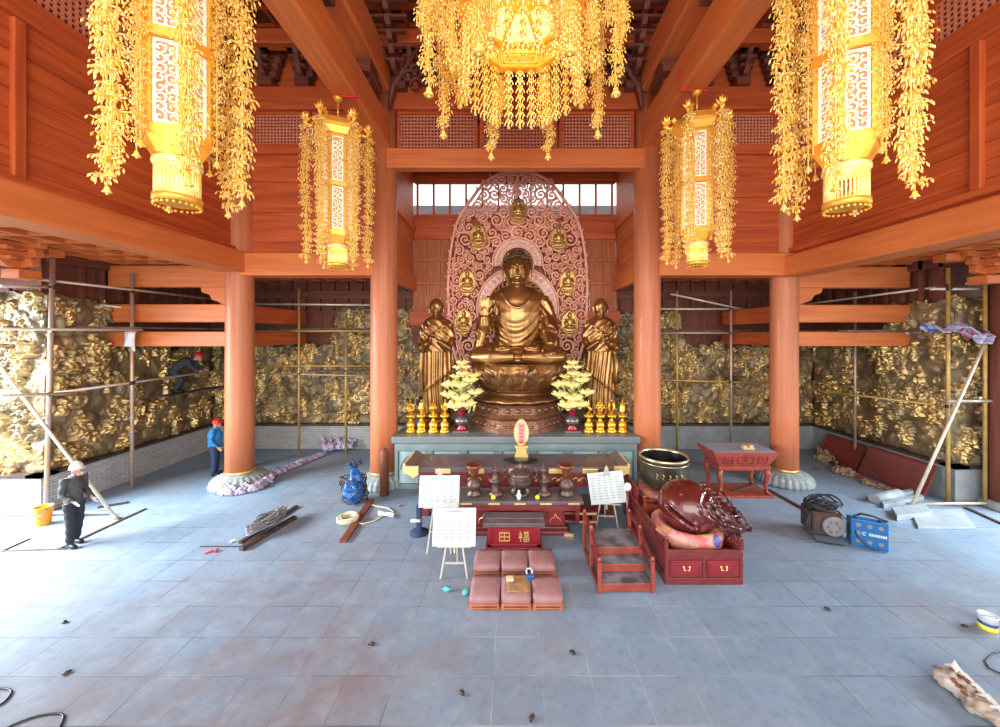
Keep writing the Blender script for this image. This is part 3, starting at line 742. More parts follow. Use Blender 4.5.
    me = bpy.data.meshes.new(name); me.vertices.add(co.size//3); me.vertices.foreach_set('co', co.ravel())
    nq = len(quads); me.loops.add(nq*4); me.loops.foreach_set('vertex_index', quads.ravel().astype(np.int32)); me.polygons.add(nq)
    me.polygons.foreach_set('loop_start', np.arange(nq, dtype=np.int32)*4); me.update(calc_edges=True)
    me.polygons.foreach_set('use_smooth', np.ones(nq, bool)); at = me.attributes.new('gilt', 'FLOAT', 'POINT'); at.data.foreach_set('value', gil.ravel().astype(np.float32))
    me.materials.append(m); me.validate(); o = bpy.data.objects.new(name, me); COL.objects.link(o)
    s = o.modifiers.new('solid', 'SOLIDIFY'); s.thickness = .12; s.offset = -1 if True else 1
    return tag(o, label, 'relief')

def jag(z, a, sd):
    return lambda u: z + a*noise.noise(V(u*1.3, sd, 0)) + a*.5*noise.noise(V(u*4, sd+5, 0)) + .05*math.sin(u*9)
Z0 = .95
def blend(f, g, u0, w=.25):
    return lambda u: f(u) if u < u0 else (g(u) if u > u0+w else f(u)+(g(u)-f(u))*(u-u0)/w)
relief('relief_wall', 'gilded relief wall of small figures and clouds between the outer left and left middle columns', (SL+.1, YW-.02, 0), (CL+.2, YW-.02, 0), (0, -1, 0), Z0, blend(jag(3.95, .3, 1), jag(5.35, .25, 2), 4.6), 11, M['relief'])
relief('relief_wall', 'dark gilded relief wall of figures between the right middle and outer right columns', (CR-.2, YW-.02, 0), (SR-.1, YW-.02, 0), (0, -1, 0), Z0, blend(jag(5.2, .2, 3), jag(3.95, .25, 4), 2.7), 22, M['relief'])
relief('relief_wall', 'long gilded relief wall on the left side behind the scaffold', (SL, 9.1, 0), (SL, YW, 0), (1, 0, 0), Z0, blend(jag(5.3, .2, 5), jag(3.95, .2, 6), 1.3), 33, M['relief'])
relief('relief_wall', 'narrow gilded relief end facing front at the far left edge of the photo', (-15.5, 9.1, 0), (SL+.1, 9.1, 0), (0, -1, 0), Z0, jag(5.4, .1, 7), 44, M['relief'], 4)
relief('relief_wall', 'long gilded relief wall on the right side behind leaning red panels', (SR, 9.7, 0), (SR, YW, 0), (-1, 0, 0), Z0, blend(jag(5.3, .2, 8), jag(3.95, .2, 9), 1.6), 55, M['relief'])
relief('relief_wall', 'narrow gilded relief end facing front at the far right edge of the photo', (SR-.1, 9.7, 0), (15.5, 9.7, 0), (0, -1, 0), Z0, jag(5.3, .1, 10), 66, M['relief'], 4)
relief('relief_wall', 'shadowed relief behind the altar, seen between the statues', (CL-.1, YW-.02, 0), (CR+.1, YW-.02, 0), (0, -1, 0), 0.9, jag(3.7, .2, 12), 77, M['relief'], 3, .035)
# ------------------------------------------------------------------ lanterns
def blossom(mb, c, r, rot, n=6, drop=1.0):
    c = Vector(c)
    for q in range(n):
        a = rot + 2*PI*q/n + R.uniform(-.2, .2); rr = r*R.uniform(.75, 1.1); e = c + V(math.cos(a)*rr, math.sin(a)*rr, r*.15)
        mb.octa(c, e, r*.11)
        k = e + V(math.cos(a)*r*.25, math.sin(a)*r*.25, -r*.6*drop); mb.octa(e, k, r*.12)
        mb.octa(c + (e-c)*.6 + V(0, 0, -.01), c + (e-c)*.75 + V(0, 0, -r*1.0*drop), r*.1)
    mb.octa(c + V(0, 0, r*.3), c + V(0, 0, -r*.5), r*.2)
    for q in range(3): a = rot+.5+2.1*q; mb.octa(c + V(0, 0, r*.1), c + V(math.cos(a)*r*.55, math.sin(a)*r*.55, r*.5), r*.1)
def garland_mb(l, r0, step=.115, taper=.75, bell=.07):
    mb = MB(); n = int(l/step)
    mb.cyl((0, 0, 0), (0, 0, -l), .008, n=5)
    for i in range(n):
        t = i/n; rr = r0*(1-(1-taper)*t)*R.uniform(.88, 1.1); z = -.06 - i*step
        for q in range(2): a = R.uniform(0, 6.3); blossom(mb, (math.cos(a)*rr*.35, math.sin(a)*rr*.35, z), rr*.8, R.uniform(0, 6), 5)
    return mb
def bell_mb(s):
    mb = MB(); mb.lathe([(s*.15, 0), (s*.45, -s*.25), (s*.4, -s*.5), (s*.75, -s*1.1), (s*.85, -s*1.3), (s*.5, -s*1.35)], n=8); mb.ball((0, 0, -s*1.5), s*.25, 6, 4); return mb
def hexring(mb, r, z0, z1, n, rot, th, r1=None):      # ring of straight bars around a polygon
    r1 = r1 or r
    for q in range(n):
        a, b = rot+2*PI*q/n, rot+2*PI*(q+1)/n
        o = [(r*math.cos(a), r*math.sin(a), z0), (r*math.cos(b), r*math.sin(b), z0), (r1*math.cos(b), r1*math.sin(b), z1), (r1*math.cos(a), r1*math.sin(a), z1)]
        i = [((r-th)*math.cos(a), (r-th)*math.sin(a), z0), ((r-th)*math.cos(b), (r-th)*math.sin(b), z0), ((r1-th)*math.cos(b), (r1-th)*math.sin(b), z1), ((r1-th)*math.cos(a), (r1-th)*math.sin(a), z1)]
        mb._add(o+i, [(0,1,2,3),(7,6,5,4),(0,4,5,1),(3,2,6,7),(0,3,7,4),(1,5,6,2)], False)
def fret_mb(w, h, t=.012, dens=.13, seed=1):           # pierced scroll panel in the xz plane
    rg = random.Random(seed); mb = MB()
    mb.box(-w/2, -t, 0, -w/2+.02, t, h); mb.box(w/2-.02, -t, 0, w/2, t, h); mb.box(-w/2, -t, 0, w/2, t, .02); mb.box(-w/2, -t, h-.02, w/2, t, h)
    z = dens*.5
    while z < h-dens*.3:
        for x in ([-w*.25, w*.25] if w < .5 else [-w*.36, -w*.12, w*.12, w*.36]):
            s = rg.choice((-1, 1)); ph = rg.uniform(0, 6); r = dens*.52
            mb.tube([(x+s*r*(1-i/13)*math.cos(i*.62+ph), 0, z+r*(1-i/13)*math.sin(i*.62+ph)) for i in range(12)], t*.75, 4)
        mb.octa((0, 0, z-.03), (0, 0, z+.05), .014); z += dens*.82
    return mb
def lotus_sprig(mb, c, s):
    c = Vector(c)
    for q in range(7): a = 2*PI*q/7; mb.octa(c, c+V(math.cos(a)*s*.7, math.sin(a)*s*.7, s*R.uniform(.5, .9)), s*.17)
    for q in range(4): a = 2*PI*q/4+.4; mb.octa(c, c+V(math.cos(a)*s*.28, math.sin(a)*s*.28, s*1.35), s*.13)
    mb.ball(c, s*.25, 8, 6)

def make_lantern(label):
    t = thing('palace_lantern', label, 'lantern', (0, 0, 0), 0, 'four tall hanging gold lanterns')
    a = MB(); a.cyl((0, 0, 0), (0, 0, -.5), .014, n=8); a.lathe([(.03, .0), (.1, -.03), (.09, -.08), (.03, -.12)], n=12); a.build('hanging_rod', M['gold'], t)
    cl = MB(); cl.box(-.3, -.014, -.02, .3, .014, .01); cl.box(-.3, -.014, -.02, -.285, .014, .55); cl.box(.285, -.014, -.02, .3, .014, .55); cl.build('bracket_strap', M['red'], t)
    n = 6; rot = .3
    c = MB()
    hexring(c, .54, -.80, -.66, n, rot, .15, .47); hexring(c, .5, -.86, -.80, n, rot, .12); hexring(c, .43, -.98, -.86, n, rot, .08, .5)
    c.lathe([(.03, -.56), (.1, -.6), (.08, -.63), (.4, -.66)], n=16)
    for q in range(n):                                   # crown arms with flower heads
        an = rot+2*PI*q/n; u = V(math.cos(an), math.sin(an), 0)
        c.tube([u*.4+V(0, 0, -.7), u*.55+V(0, 0, -.78), u*.68+V(0, 0, -.72), u*.66+V(0, 0, -.64)], [.035, .04, .03, .02], 6)
        lotus_sprig(c, u*.62+V(0, 0, -.7), .17)
        lotus_sprig(c, u*.46+V(0, 0, -.66), .1)
    c.build('crown', M['gold'], t)
    b = MB()
    for q in range(n):
        an = rot+2*PI*q/n
        b.bar((.30*math.cos(an), .30*math.sin(an), -.95), (.30*math.cos(an), .30*math.sin(an), -3.12), .05, .05)
    for z0, z1, r in ((-1.0, -.92, .34), (-2.08, -1.98, .35), (-3.14, -3.02, .33)): hexring(b, r, z0, z1, n, rot, .08)
    hexring(b, .23, -3.3, -3.14, n, rot, .06, .32); b.build('body_frame', M['gold'], t)
    w = .22
    for z0, hh in ((-3.0, .9), (-1.96, .95)):
        for q in range(n):
            an = rot+2*PI*(q+.5)/n; d = .30*math.cos(PI/n)-.01
            f = fret_mb(w, hh, seed=q).build('fretwork_panel', M['lampwhite'], t, (d*math.cos(an), d*math.sin(an), z0), (0, 0, an+PI/2))
            l = MB(); l.box(-w/2, .03, 0, w/2, .04, hh); l.build('glass', M['lampwarm'], f)
    fr = MB(); fr.lathe([(.2, -3.3), (.23, -3.33), (.23, -3.38), (.2, -3.4)], n=32)
    for q in range(34):
        an = 2*PI*q/34; fr.cyl((.2*math.cos(an), .2*math.sin(an), -3.38), (.2*math.cos(an), .2*math.sin(an), -3.74), .011, n=5)
    fr.build('glass_rod_fringe', M['glass_rod'], t)
    fb = MB(); fb.lathe([(.195, -3.72), (.225, -3.73), (.225, -3.79), (.195, -3.8)], n=32)
    for q in range(24): an = 2*PI*q/24; fb.ball((.208*math.cos(an), .208*math.sin(an), -3.83), .018, 6, 4)
    fb.build('lower_rim', M['gold'], t)
    g = garland_mb(2.9, .135, .125, .85); ge = MB().add(g).add(bell_mb(.055), Matrix.Translation((0, 0, -2.9))); mesh_g = ge.mesh('garland', M['crystal'])
    g2 = garland_mb(2.3, .1, .1); mesh_g2 = MB().add(g2).add(bell_mb(.05), Matrix.Translation((0, 0, -2.3))).mesh('garland_inner', M['crystal'])
    for q in range(n):
        an = rot+2*PI*q/n
        for r, me, z in ((.62, mesh_g, -.78), (.37, mesh_g2, -.95)):
            o = bpy.data.objects.new('garland', me); COL.objects.link(o); o.parent = t; o.location = (r*math.cos(an), r*math.sin(an), z); o.rotation_euler = (0, 0, R.uniform(0, 6))
    return t
lan = make_lantern('big gold lantern with crystal garlands, hanging at the upper left of the photo')
spots = [(178, 4.22, None, 1.0), (846, 4.35, 'big gold lantern with crystal garlands, hanging at the upper right of the photo', .97), (338, 8.15, 'smaller-looking gold lantern hanging in front of the left rear bay', 1.0), (697, 7.95, 'smaller-looking gold lantern hanging in front of the right rear bay', 1.0)]
for i, (px, D, lb, sc) in enumerate(spots):
    o = lan if i == 0 else copy_tree(lan)
    X = (px-VX)*D/FOC; o.location = (X, D, 9.66); o.rotation_euler = (0, 0, [0.05, -.65, .12, -.5][i])
    if lb: o['label'] = lb
    for ch in COL.objects:
        if ch.parent == o and ch.name.startswith('bracket_strap'): ch.rotation_euler = (0, 0, -o.rotation_euler.z); ch.location = Matrix.Rotation(-o.rotation_euler.z, 3, 'Z') @ V((CL if X < 0 else CR)-X, 0, 0)

# octagonal chandelier in the middle
CHX, CHY = .15, 5.88
t = thing('crystal_chandelier', 'huge octagonal gold crystal chandelier hanging at the top centre of the hall', 'chandelier', (CHX, CHY, 0))
n, rot = 8, PI/8
b = MB()
hexring(b, 1.04, 9.25, 9.31, n, rot, .16); hexring(b, 1.02, 9.31, 9.62, n, rot, .06); hexring(b, 1.08, 9.62, 9.72, n, rot, .22)
hexring(b, .92, 9.72, 10.5, n, rot, .05); hexring(b, 1.2, 10.5, 10.62, n, rot, .4); hexring(b, 1.0, 10.62, 11.6, n, rot, .05); hexring(b, 1.55, 11.6, 11.8, n, rot, .8)
for q in range(n):
    an = rot+2*PI*q/n; u = V(math.cos(an), math.sin(an), 0); b.bar(u*.95+V(0, 0, 9.66), u*.3+V(0, 0, 9.8), .06, .05); b.bar(u*.98+V(0, 0, 9.27), u*.98+V(0, 0, 9.64), .07, .07); b.tube([u*1.0+V(0, 0, 11.6), u*1.3+V(0, 0, 11.45), u*1.5+V(0, 0, 11.6)], .04, 6); lotus_sprig(b, u*1.5+V(0, 0, 11.65), .2)
hexring(b, .34, 9.78, 9.84, n, rot, .34)
b.cyl((0, 0, 11.8), (0, 0, 13.2), .05); b.build('gold_frame', M['gold'], t)
for q in range(n):
    an = rot+2*PI*(q+.5)/n; w = 2*1.0*math.sin(PI/n)
    fp = fret_mb(w*.8, .22, .014, .2, q); d = .93*math.cos(PI/n)
    fp.build('scroll_panel', M['gilt_pale'], t, (d*math.cos(an), d*math.sin(an), 9.35), (0, 0, an+PI/2))
for q in range(n):
    a0, a1 = rot+2*PI*q/n+.05, rot+2*PI*(q+1)/n-.05; g = MB()
    g.poly([(.95*math.cos(a0), .95*math.sin(a0), 9.67), (.95*math.cos(a1), .95*math.sin(a1), 9.67), (.33*math.cos(a1), .33*math.sin(a1), 9.81), (.33*math.cos(a0), .33*math.sin(a0), 9.81)], .015, (0, 0, 1)); g.build('glass_panel', M['lampcream'], t)
    g = MB(); aa, bb = rot+2*PI*q/n, rot+2*PI*(q+1)/n
    g.poly([(.88*math.cos(aa), .88*math.sin(aa), 9.72), (.88*math.cos(bb), .88*math.sin(bb), 9.72), (.88*math.cos(bb), .88*math.sin(bb), 10.5), (.88*math.cos(aa), .88*math.sin(aa), 10.5)], .015, (-math.cos((aa+bb)/2), -math.sin((aa+bb)/2), 0)); g.build('side_panel', M['lampwhite'], t)
big = MB().add(garland_mb(3.3, .19, .12, .6)).add(garland_mb(2.6, .14), Matrix.Translation((.1, .05, 0))).add(garland_mb(2.4, .13), Matrix.Translation((-.1, -.05, 0))).add(bell_mb(.09), Matrix.Translation((0, 0, -3.3))).mesh('garland', M['crystal'])
mid = MB().add(garland_mb(2.2, .16)).add(garland_mb(1.9, .13), Matrix.Translation((.13, 0, 0))).add(bell_mb(.06), Matrix.Translation((0, 0, -2.2))).mesh('garland_mid', M['crystal'])
def link(me, nm, p, par, rz=0):
    o = bpy.data.objects.new(nm, me); COL.objects.link(o); o.parent = par; o.location = p; o.rotation_euler = (0, 0, rz); return o
for q in range(n):
    an = rot+2*PI*q/n
    link(big, 'garland', (1.47*math.cos(an), 1.47*math.sin(an), 11.25), t, R.uniform(0, 6))
    link(mid, 'garland', (1.13*math.cos(an), 1.13*math.sin(an), 10.55), t, R.uniform(0, 6))
s = MB()
for i in range(7):
    z = -.05-.15*i
    for q in range(6): a = q*PI/3+i; s.octa((0, 0, z+.03), (math.cos(a)*.075, math.sin(a)*.075, z-.02), .02); s.octa((math.cos(a)*.07, math.sin(a)*.07, z-.01), (math.cos(a)*.075, math.sin(a)*.075, z-.08), .016)
    s.octa((0, 0, z+.04), (0, 0, z-.09), .026)
s.cyl((0, 0, 0), (0, 0, -1.0), .006, n=4); s.add(bell_mb(.035), Matrix.Translation((0, 0, -1.04))); sm_ = s.mesh('bead_strand', M['crystal'])
for q in range(n):
    a0, a1 = rot+2*PI*q/n, rot+2*PI*(q+1)/n; p0 = V(math.cos(a0), math.sin(a0), 0)*.98; p1 = V(math.cos(a1), math.sin(a1), 0)*.98
    for f in (.22, .5, .78): link(sm_, 'bead_strand', p0.lerp(p1, f)+V(0, 0, 9.26), t)
# ------------------------------------------------------------------ altar and statues
AY, AZ = 10.27, 1.49
t = thing('altar_platform', 'long grey-green altar platform carrying the three bronze statues', 'altar', (CX, AY, 0))
mb = MB(); mb.box(-3.42, .12, 0, 3.42, 3.0, AZ-.22); mb.box(-3.42, .04, 0, 3.42, .16, .14); mb.box(-3.42, .04, 1.08, 3.42, .16, 1.28)
for i in range(8):
    x = -3.42+i*6.84/7; mb.box(max(-3.42, x-.1), .05, .1, min(3.42, x+.1), .16, 1.1)
mb.build('body', M['altar'], t, bevel=.01)
for i in range(7):
    xa = -3.42+i*6.84/7+.12; xb = -3.42+(i+1)*6.84/7-.12
    q = MB(); q.box(xa, .08, .16, xb, .13, 1.06); c = ((xa+xb)/2)
    o = q.build('face_panel', M['altar_face'], t)
    r = MB(); r.tube([(c+.33*math.cos(a), .07, .55+.4*math.sin(a)) for a in [PI*j/16 for j in range(17)]], .018, 6); r.build('arch_moulding', M['altar'], o)
mb = MB(); mb.box(-3.5, 0, AZ-.2, 3.5, 3.2, AZ); mb.build('top_slab', M['altar_top'], t, bevel=.03)

# pedestal + lotus throne
BY = 11.97
t = thing('lotus_throne', 'stepped octagonal lotus throne under the large seated Buddha', 'throne', (CX+.06, BY, AZ))
def octp(mb, r, z0, z1, r1=None):
    r1 = r1 or r; c = math.cos(PI/8)
    mb.lathe([(r/c, z0), (r1/c, z1)], n=8, smooth=False, rot=PI/8)
mb = MB()
for r, z0, z1, r1 in ((1.42, 0, .12, 1.42), (1.38, .12, .26, 1.36), (1.32, .26, .34, 1.32), (1.28, .34, .42, 1.36), (1.36, .42, .5, 1.25), (1.2, .5, .72, 1.2), (1.3, .72, .8, 1.38)): octp(mb, r, z0, z1, r1)
for q in range(8):
    an = 2*PI*q/8; u = V(math.cos(an), math.sin(an), 0); v = V(-math.sin(an), math.cos(an), 0)
    for j in range(-2, 3): mb.ball(u*1.37+v*j*.2+V(0, 0, .19), (.09, .09, .05), 8, 5)
    for j in range(-1, 2): mb.ball(u*1.2+v*j*.3+V(0, 0, .61), (.1, .1, .08), 8, 5)
mb.build('stepped_base', M['base_bronze'], t)
mb = MB(); mb.lathe([(1.2, .78), (1.45, .86), (1.52, .9), (1.42, .95), (1.05, .98), (.95, 1.1), (1.1, 1.16), (1.25, 1.2)], n=64, rf=lambda a, z: 1+(.035*math.cos(a*14) if .83 < z < .93 else 0)); mb.build('dish', M['pedestal'], t)
def petal(mb, a, r, z, w, h, tilt, flip=1):
    u = V(math.cos(a), math.sin(a), 0); v = V(-math.sin(a), math.cos(a), 0)
    def fn(s_, t_):
        x = (s_-.5)*2; ww = w*math.sin(PI*min(1, (t_*.86+.12)))**.6*(1 if t_ < .97 else .6); b = .17*math.sin(t_*PI*.85)*(1-x*x)
        rr = r + tilt*t_*t_ + b - .06*x*x
        return u*rr + v*(x*ww) + V(0, 0, z+flip*h*t_ - .0*x*x)
    mb.grid(fn, 6, 7)
mb = MB(); mb.lathe([(1.1, 1.1), (1.28, 1.3), (1.42, 1.6), (1.46, 1.86), (1.4, 1.93), (.5, 1.95)], n=48)
for row, (nn, r, z, h, tl) in enumerate(((18, 1.12, 1.12, .5, .36), (18, 1.26, 1.3, .46, .26), (20, 1.38, 1.48, .42, .16))):
    for q in range(nn): petal(mb, 2*PI*(q+.5*(row % 2))/nn, r, z, .24, h, tl)
mb.build('lotus_petals', M['pedestal'], t)
# cloth apron over the lotus front
mb = MB()
def apron(u, v):
    a = -PI/2 + (u-.5)*2.1; drop = .05+.2*abs(math.cos(u*PI*2.5))**.7
    r = 1.5+.01*math.sin(u*44)+.07*v; return V(r*math.cos(a), r*math.sin(a), 1.97-drop*v)
mb.grid(apron, 120, 8)
def apron_top(u, v):
    a = -PI/2 + (u-.5)*2.1; return V((1.2+.3*v)*math.cos(a), (1.2+.3*v)*math.sin(a), 1.99-.02*v)
mb.grid(apron_top, 40, 2)
o = mb.build('draped_cloth', M['bronze'], t); sd = o.modifiers.new('s', 'SOLIDIFY'); sd.thickness = .02

def face(mb, c, s, front=V(0, -1, 0)):
    """features on a head of half-width s at centre c looking along -Y"""
    c = Vector(c)
    mb.tube([c+V(0, -.98*s, .28*s), c+V(0, -1.1*s, -.12*s), c+V(0, -1.15*s, -.24*s)], [.07*s, .09*s, .13*s], 8)
    for sg in (-1, 1):
        mb.ball(c+V(sg*.38*s, -.88*s, .12*s), (.2*s, .12*s, .1*s), 10, 6)
        mb.tube([c+V(sg*.12*s, -1.03*s, .3*s), c+V(sg*.36*s, -.98*s, .42*s), c+V(sg*.62*s, -.8*s, .34*s)], [.03*s, .045*s, .02*s], 6)
        mb.tube([c+V(sg*1.0*s, -.05*s, .35*s), c+V(sg*1.1*s, -.05*s, .1*s), c+V(sg*1.05*s, -.12*s, -.45*s), c+V(sg*1.02*s, -.12*s, -.8*s)], [.1*s, .13*s, .09*s, .11*s], 8)
        mb.ball(c+V(sg*.4*s, -.6*s, -.42*s), (.3*s, .27*s, .3*s), 10, 6)
    mb.ball(c+V(0, -.96*s, -.56*s), (.27*s, .12*s, .06*s), 10, 6); mb.ball(c+V(0, -.95*s, -.67*s), (.2*s, .12*s, .07*s), 10, 6)
    mb.ball(c+V(0, -.78*s, -.98*s), (.3*s, .25*s, .22*s), 10, 6)
def hand(mb, wrist, palm, dirn, side, s, curl=.25, spread=.09, n=7):
    """palm at wrist, fingers along dirn, thumb to side; palm = palm normal"""
    w = Vector(wrist); d = Vector(dirn).normalized(); sd = Vector(side).normalized(); nn = Vector(palm).normalized()
    pc = w + d*.5*s
    mx = Matrix((sd, nn, d)).transposed(); mb.ball(pc, (.42*s, .17*s, .55*s), 10, 8, mx)
    for i, (off, ln) in enumerate(((.3, .82), (.1, .95), (-.1, .9), (-.3, .7))):
        b = w + d*.9*s + sd*off*s; dd = (d + sd*off*spread*3).normalized(); p1 = b+dd*ln*.45*s + nn*curl*.12*s; p2 = p1+(dd+nn*curl).normalized()*ln*.3*s; p3 = p2+(dd+nn*curl*2.4).normalized()*ln*.26*s
        mb.tube([b-d*.25*s, b, p1, p2, p3], [.11*s, .115*s, .1*s, .09*s, .06*s], n)
    tb = w + d*.25*s + sd*.33*s
    mb.tube([tb, tb+(sd*.8+d*.5)*.32*s+nn*.08*s, tb+(sd*.75+d*1.25)*.42*s+nn*.2*s], [.15*s, .125*s, .08*s], n)

ZB = AZ+1.96
t = thing('seated_buddha', 'large golden bronze Buddha seated cross-legged with raised right hand', 'statue', (CX+.06, BY-.05, ZB))
mb = MB()
tor = [(.85, .6, .1, 0), (.8, .56, .35, 0), (.72, .5, .75, 0), (.76, .5, 1.2, -.02), (.86, .52, 1.6, -.02), (.92, .48, 1.98, 0), (.86, .42, 2.24, .02), (.6, .34, 2.42, .02), (.3, .28, 2.5, 0), (.25, .26, 2.66, 0)]
mb.loft([[(a*math.cos(2*PI*k/28), y+b_*math.sin(2*PI*k/28), z) for k in range(28)] for a, b_, z, y in tor])
mb.ball((0, -.03, 2.97), (.405, .43, .47), 24, 18); mb.ball((0, .02, 3.1), (.43, .44, .36), 20, 14)
face(mb, (0, -.03, 2.94), .40)
for sg in (-1, 1):     # legs: thigh out to the knee, shin back across
    mb.tube([V(sg*.35, .1, .32), V(sg*.8, -.2, .32), V(sg*1.22, -.55, .24)], [.38, .37, .31], 14)
    mb.tube([V(sg*1.25, -.6, .22), V(sg*.75, -.95, .22), V(sg*.1, -1.08, .26)], [.28, .25, .2], 14)
    mb.ball((sg*1.22, -.6, .22), (.3, .3, .24), 12, 8)
mb.ball((0, -.6, .24), (1.3, .62, .3), 24, 10)
# arms: sleeves; right forearm raised, left resting over the knee
mb.tube([V(-.76, .05, 2.08), V(-1.0, -.02, 1.5), V(-1.06, -.3, 1.0)], [.27, .28, .27], 14)
mb.tube([V(-1.0, -.3, .98), V(-1.03, -.55, 1.25), V(-1.03, -.62, 1.5)], [.25, .17, .12], 12)
mb.tube([V(-1.05, -.3, 1.1), V(-1.16, -.35, .7), V(-1.22, -.4, .35)], [.27, .27, .22], 12, flat=.7)
mb.tube([V(.76, .05, 2.08), V(1.02, -.05, 1.45), V(1.02, -.35, .9)], [.27, .28, .27], 14)
mb.tube([V(.98, -.35, .9), V(.98, -.7, .68), V(.98, -.95, .58)], [.24, .17, .12], 12)
mb.tube([V(1.02, -.2, 1.2), V(1.12, -.35, .7), V(1.18, -.4, .35)], [.27, .27, .22], 12, flat=.7)
hand(mb, V(-1.03, -.62, 1.45), V(0, -1, 0), V(.05, 0, 1), V(1, 0, 0), .36, .15)
hand(mb, V(.98, -.92, .6), V(0, .3, -1), V(-.12, -1, -.45), V(-1, 0, 0), .33, .2)
# feet soles up on the lap
for sg in (-1, 1): mb.ball((sg*.45, -1.0, .5), (.26, .14, .1), 12, 8)
def bfold(co, no):
    x, y, z = co[:, 0], co[:, 1], co[:, 2]; d = np.zeros(len(x))
    chest = (z > .5) & (z < 2.3) & (np.abs(x) < .8)
    ang = x*.9
    d += np.where(chest, .017*np.sin(19*(z - 1.1*x*x) - 3*x)*np.clip((1.5-z)*3, .25, 1)*np.clip(-no[:, 1]*1.5+.2, 0, 1), 0)
    sl = (np.abs(x) >= .72) & (z > .5) & (z < 2.0) & (y > -.5)
    d += np.where(sl, .028*np.sin(20*(z*.8 + np.abs(x)*.9 - y*.8)), 0)
    lap = (z <= .5)
    d += np.where(lap & (no[:, 2] > -.6), .026*np.sin(24*np.hypot(np.abs(x)*.5, (y+.2))+3*np.abs(x)), 0)
    # robe opening: the right shoulder/chest band
    e = z - (1.75 + .75*(np.abs(x)/.6)**2); d += np.where((no[:, 1] < -.2) & (z > 1.0) & (z < 2.45) & (np.abs(x) < .62), .035/(1+(e/.04)**2), 0)
    return d
fuse(mb, 'body', M['bronze'], .02, t, 3, bfold)
mb = MB()
def curl_cap(c, rr, thmax, cr):
    nlat = int(rr[2]*thmax/(cr*1.6))
    for i in range(nlat+1):
        th = thmax*i/nlat; cn = max(1, int(2*PI*rr[0]*math.sin(th)/(cr*1.7)))
        for k_ in range(cn):
            ph = 2*PI*k_/cn + i*.5; p = V(rr[0]*math.sin(th)*math.cos(ph), rr[1]*math.sin(th)*math.sin(ph), rr[2]*math.cos(th))
            lim = -.08 if p.y > -.1 else .18+ .1*(1-abs(p.x)/.43)
            if p.z > lim or th < .8: mb.ball(Vector(c)+p, cr, 7, 5)
mb.ball((0, .07, 3.14), (.45, .43, .4), 20, 12); mb.ball((0, .05, 3.53), (.22, .22, .17), 14, 10)
curl_cap((0, .04, 3.12), (.47, .47, .43), 1.75, .042); curl_cap((0, .05, 3.51), (.24, .24, .2), 1.5, .04)
mb.build('hair_curls', M['bronze_dk'], t)
mb = MB(); mb.ball((0, -.45, 3.12), .025, 8, 6); mb.build('forehead_jewel', M['gilt'], t)

# mandorla
HY = 13.56; HC = .21
kz = HY/FOC
def zpx(y): return H - (y-VY)*kz
outl = [(zpx(y), w*kz) for y, w in ((420, 25), (400, 40), (380, 54), (360, 62), (345, 66.5), (314, 70), (285, 71), (255, 69), (237, 66), (225, 63), (214, 58), (206, 52.5), (200, 48), (190, 41), (181, 33), (175, 23), (171.5, 10), (170, 1))]
def hw(z): return float(np.interp(z, [a for a, b_ in outl], [b_ for a, b_ in outl]))
t = thing('mandorla', 'tall carved openwork copper-pink halo standing behind the seated Buddha', 'halo', (HC, HY, 0))
zb, zt = outl[0][0], outl[-1][0]
NHz, NHr = zpx(263), .92; NBz, NBr = zpx(308), 1.5
zs = [zb + (zt-zb)*i/60 for i in range(61)]
mb = MB(); edge = [V(hw(z)-.05, 0, z) for z in zs]; edge += [V(-p.x, 0, p.z) for p in reversed(edge)]
mb.tube(edge, .06, 8); 
e2 = [V(hw(z)-.22, 0, z-.05) for z in zs if hw(z) > .3]; e2 += [V(-p.x, 0, p.z) for p in reversed(e2)]; mb.tube(e2, .028, 6)
for i in range(4, 116):                                   # flame tongues on the rim
    p = edge[i]; 
    if i % 3 == 0: q = (p-V(0, 0, NBz)).normalized(); mb.octa(p-q*.02, p+q*.13+V(0, 0, .07), .05)
rim = mb.build('flaming_rim', M['halo'], t)
# scrolls
meds = [(518, 213), (478.5, 238), (558, 240), (467.5, 283), (567.5, 283), (464, 322), (569, 324)]
medp = [V((x-517.5)*kz, 0, zpx(y)) for x, y in meds]
mb = MB(); rg = random.Random(3); pts = []
def ok(x, z, m=.0):
    if abs(x) > hw(z)-.2-m or z < 2.6: return False
    if math.hypot(x, z-NHz) < NHr+.13 or math.hypot(x/1.0, z-NBz) < NBr+.13: return False
    if abs(x) < 1.3 and z < NBz: return False
    return True
tries = 0
while tries < 14000:
    tries += 1; x = rg.uniform(.0, 2.7); z = rg.uniform(2.7, zt-.1)
    r = rg.uniform(.13, .25)
    if tries > 4500: r = rg.uniform(.08, .14)
    if not ok(x, z): continue
    if any(math.hypot(x-a, z-b_) < (r+c)*.86 for a, b_, c in pts): continue
    if x < r*.8 and x > .02: continue
    pts.append((x, z, r))
for x, z, r in pts:
    for sg in (-1, 1):
        s = rg.choice((-1, 1)) ; ph = math.atan2(z-NBz, x)+rg.uniform(-.5, .5); tw = 2.0
        c = [V(sg*(x + r*(1.12-.98*i/20)*math.cos(ph+s*i/20*tw*2*PI*.82)), -.03-.05*i/20, z + r*(1.12-.98*i/20)*math.sin(ph+s*i/20*tw*2*PI*.82)) for i in range(21)]
        mb.tube(c, [min(.05, r*.26)*(1-.35*i/20) for i in range(21)], 6); mb.ball(c[-1], min(.055, r*.3), 6, 5)
        if r > .3:                                        # leaf buds off the scroll
            for q in range(3):
                a = ph + q*2.1; p = V(sg*(x+r*math.cos(a)), -.02, z+r*math.sin(a)); mb.octa(p, p+V(sg*math.cos(a+.6)*.16, 0, math.sin(a+.6)*.16), .045)
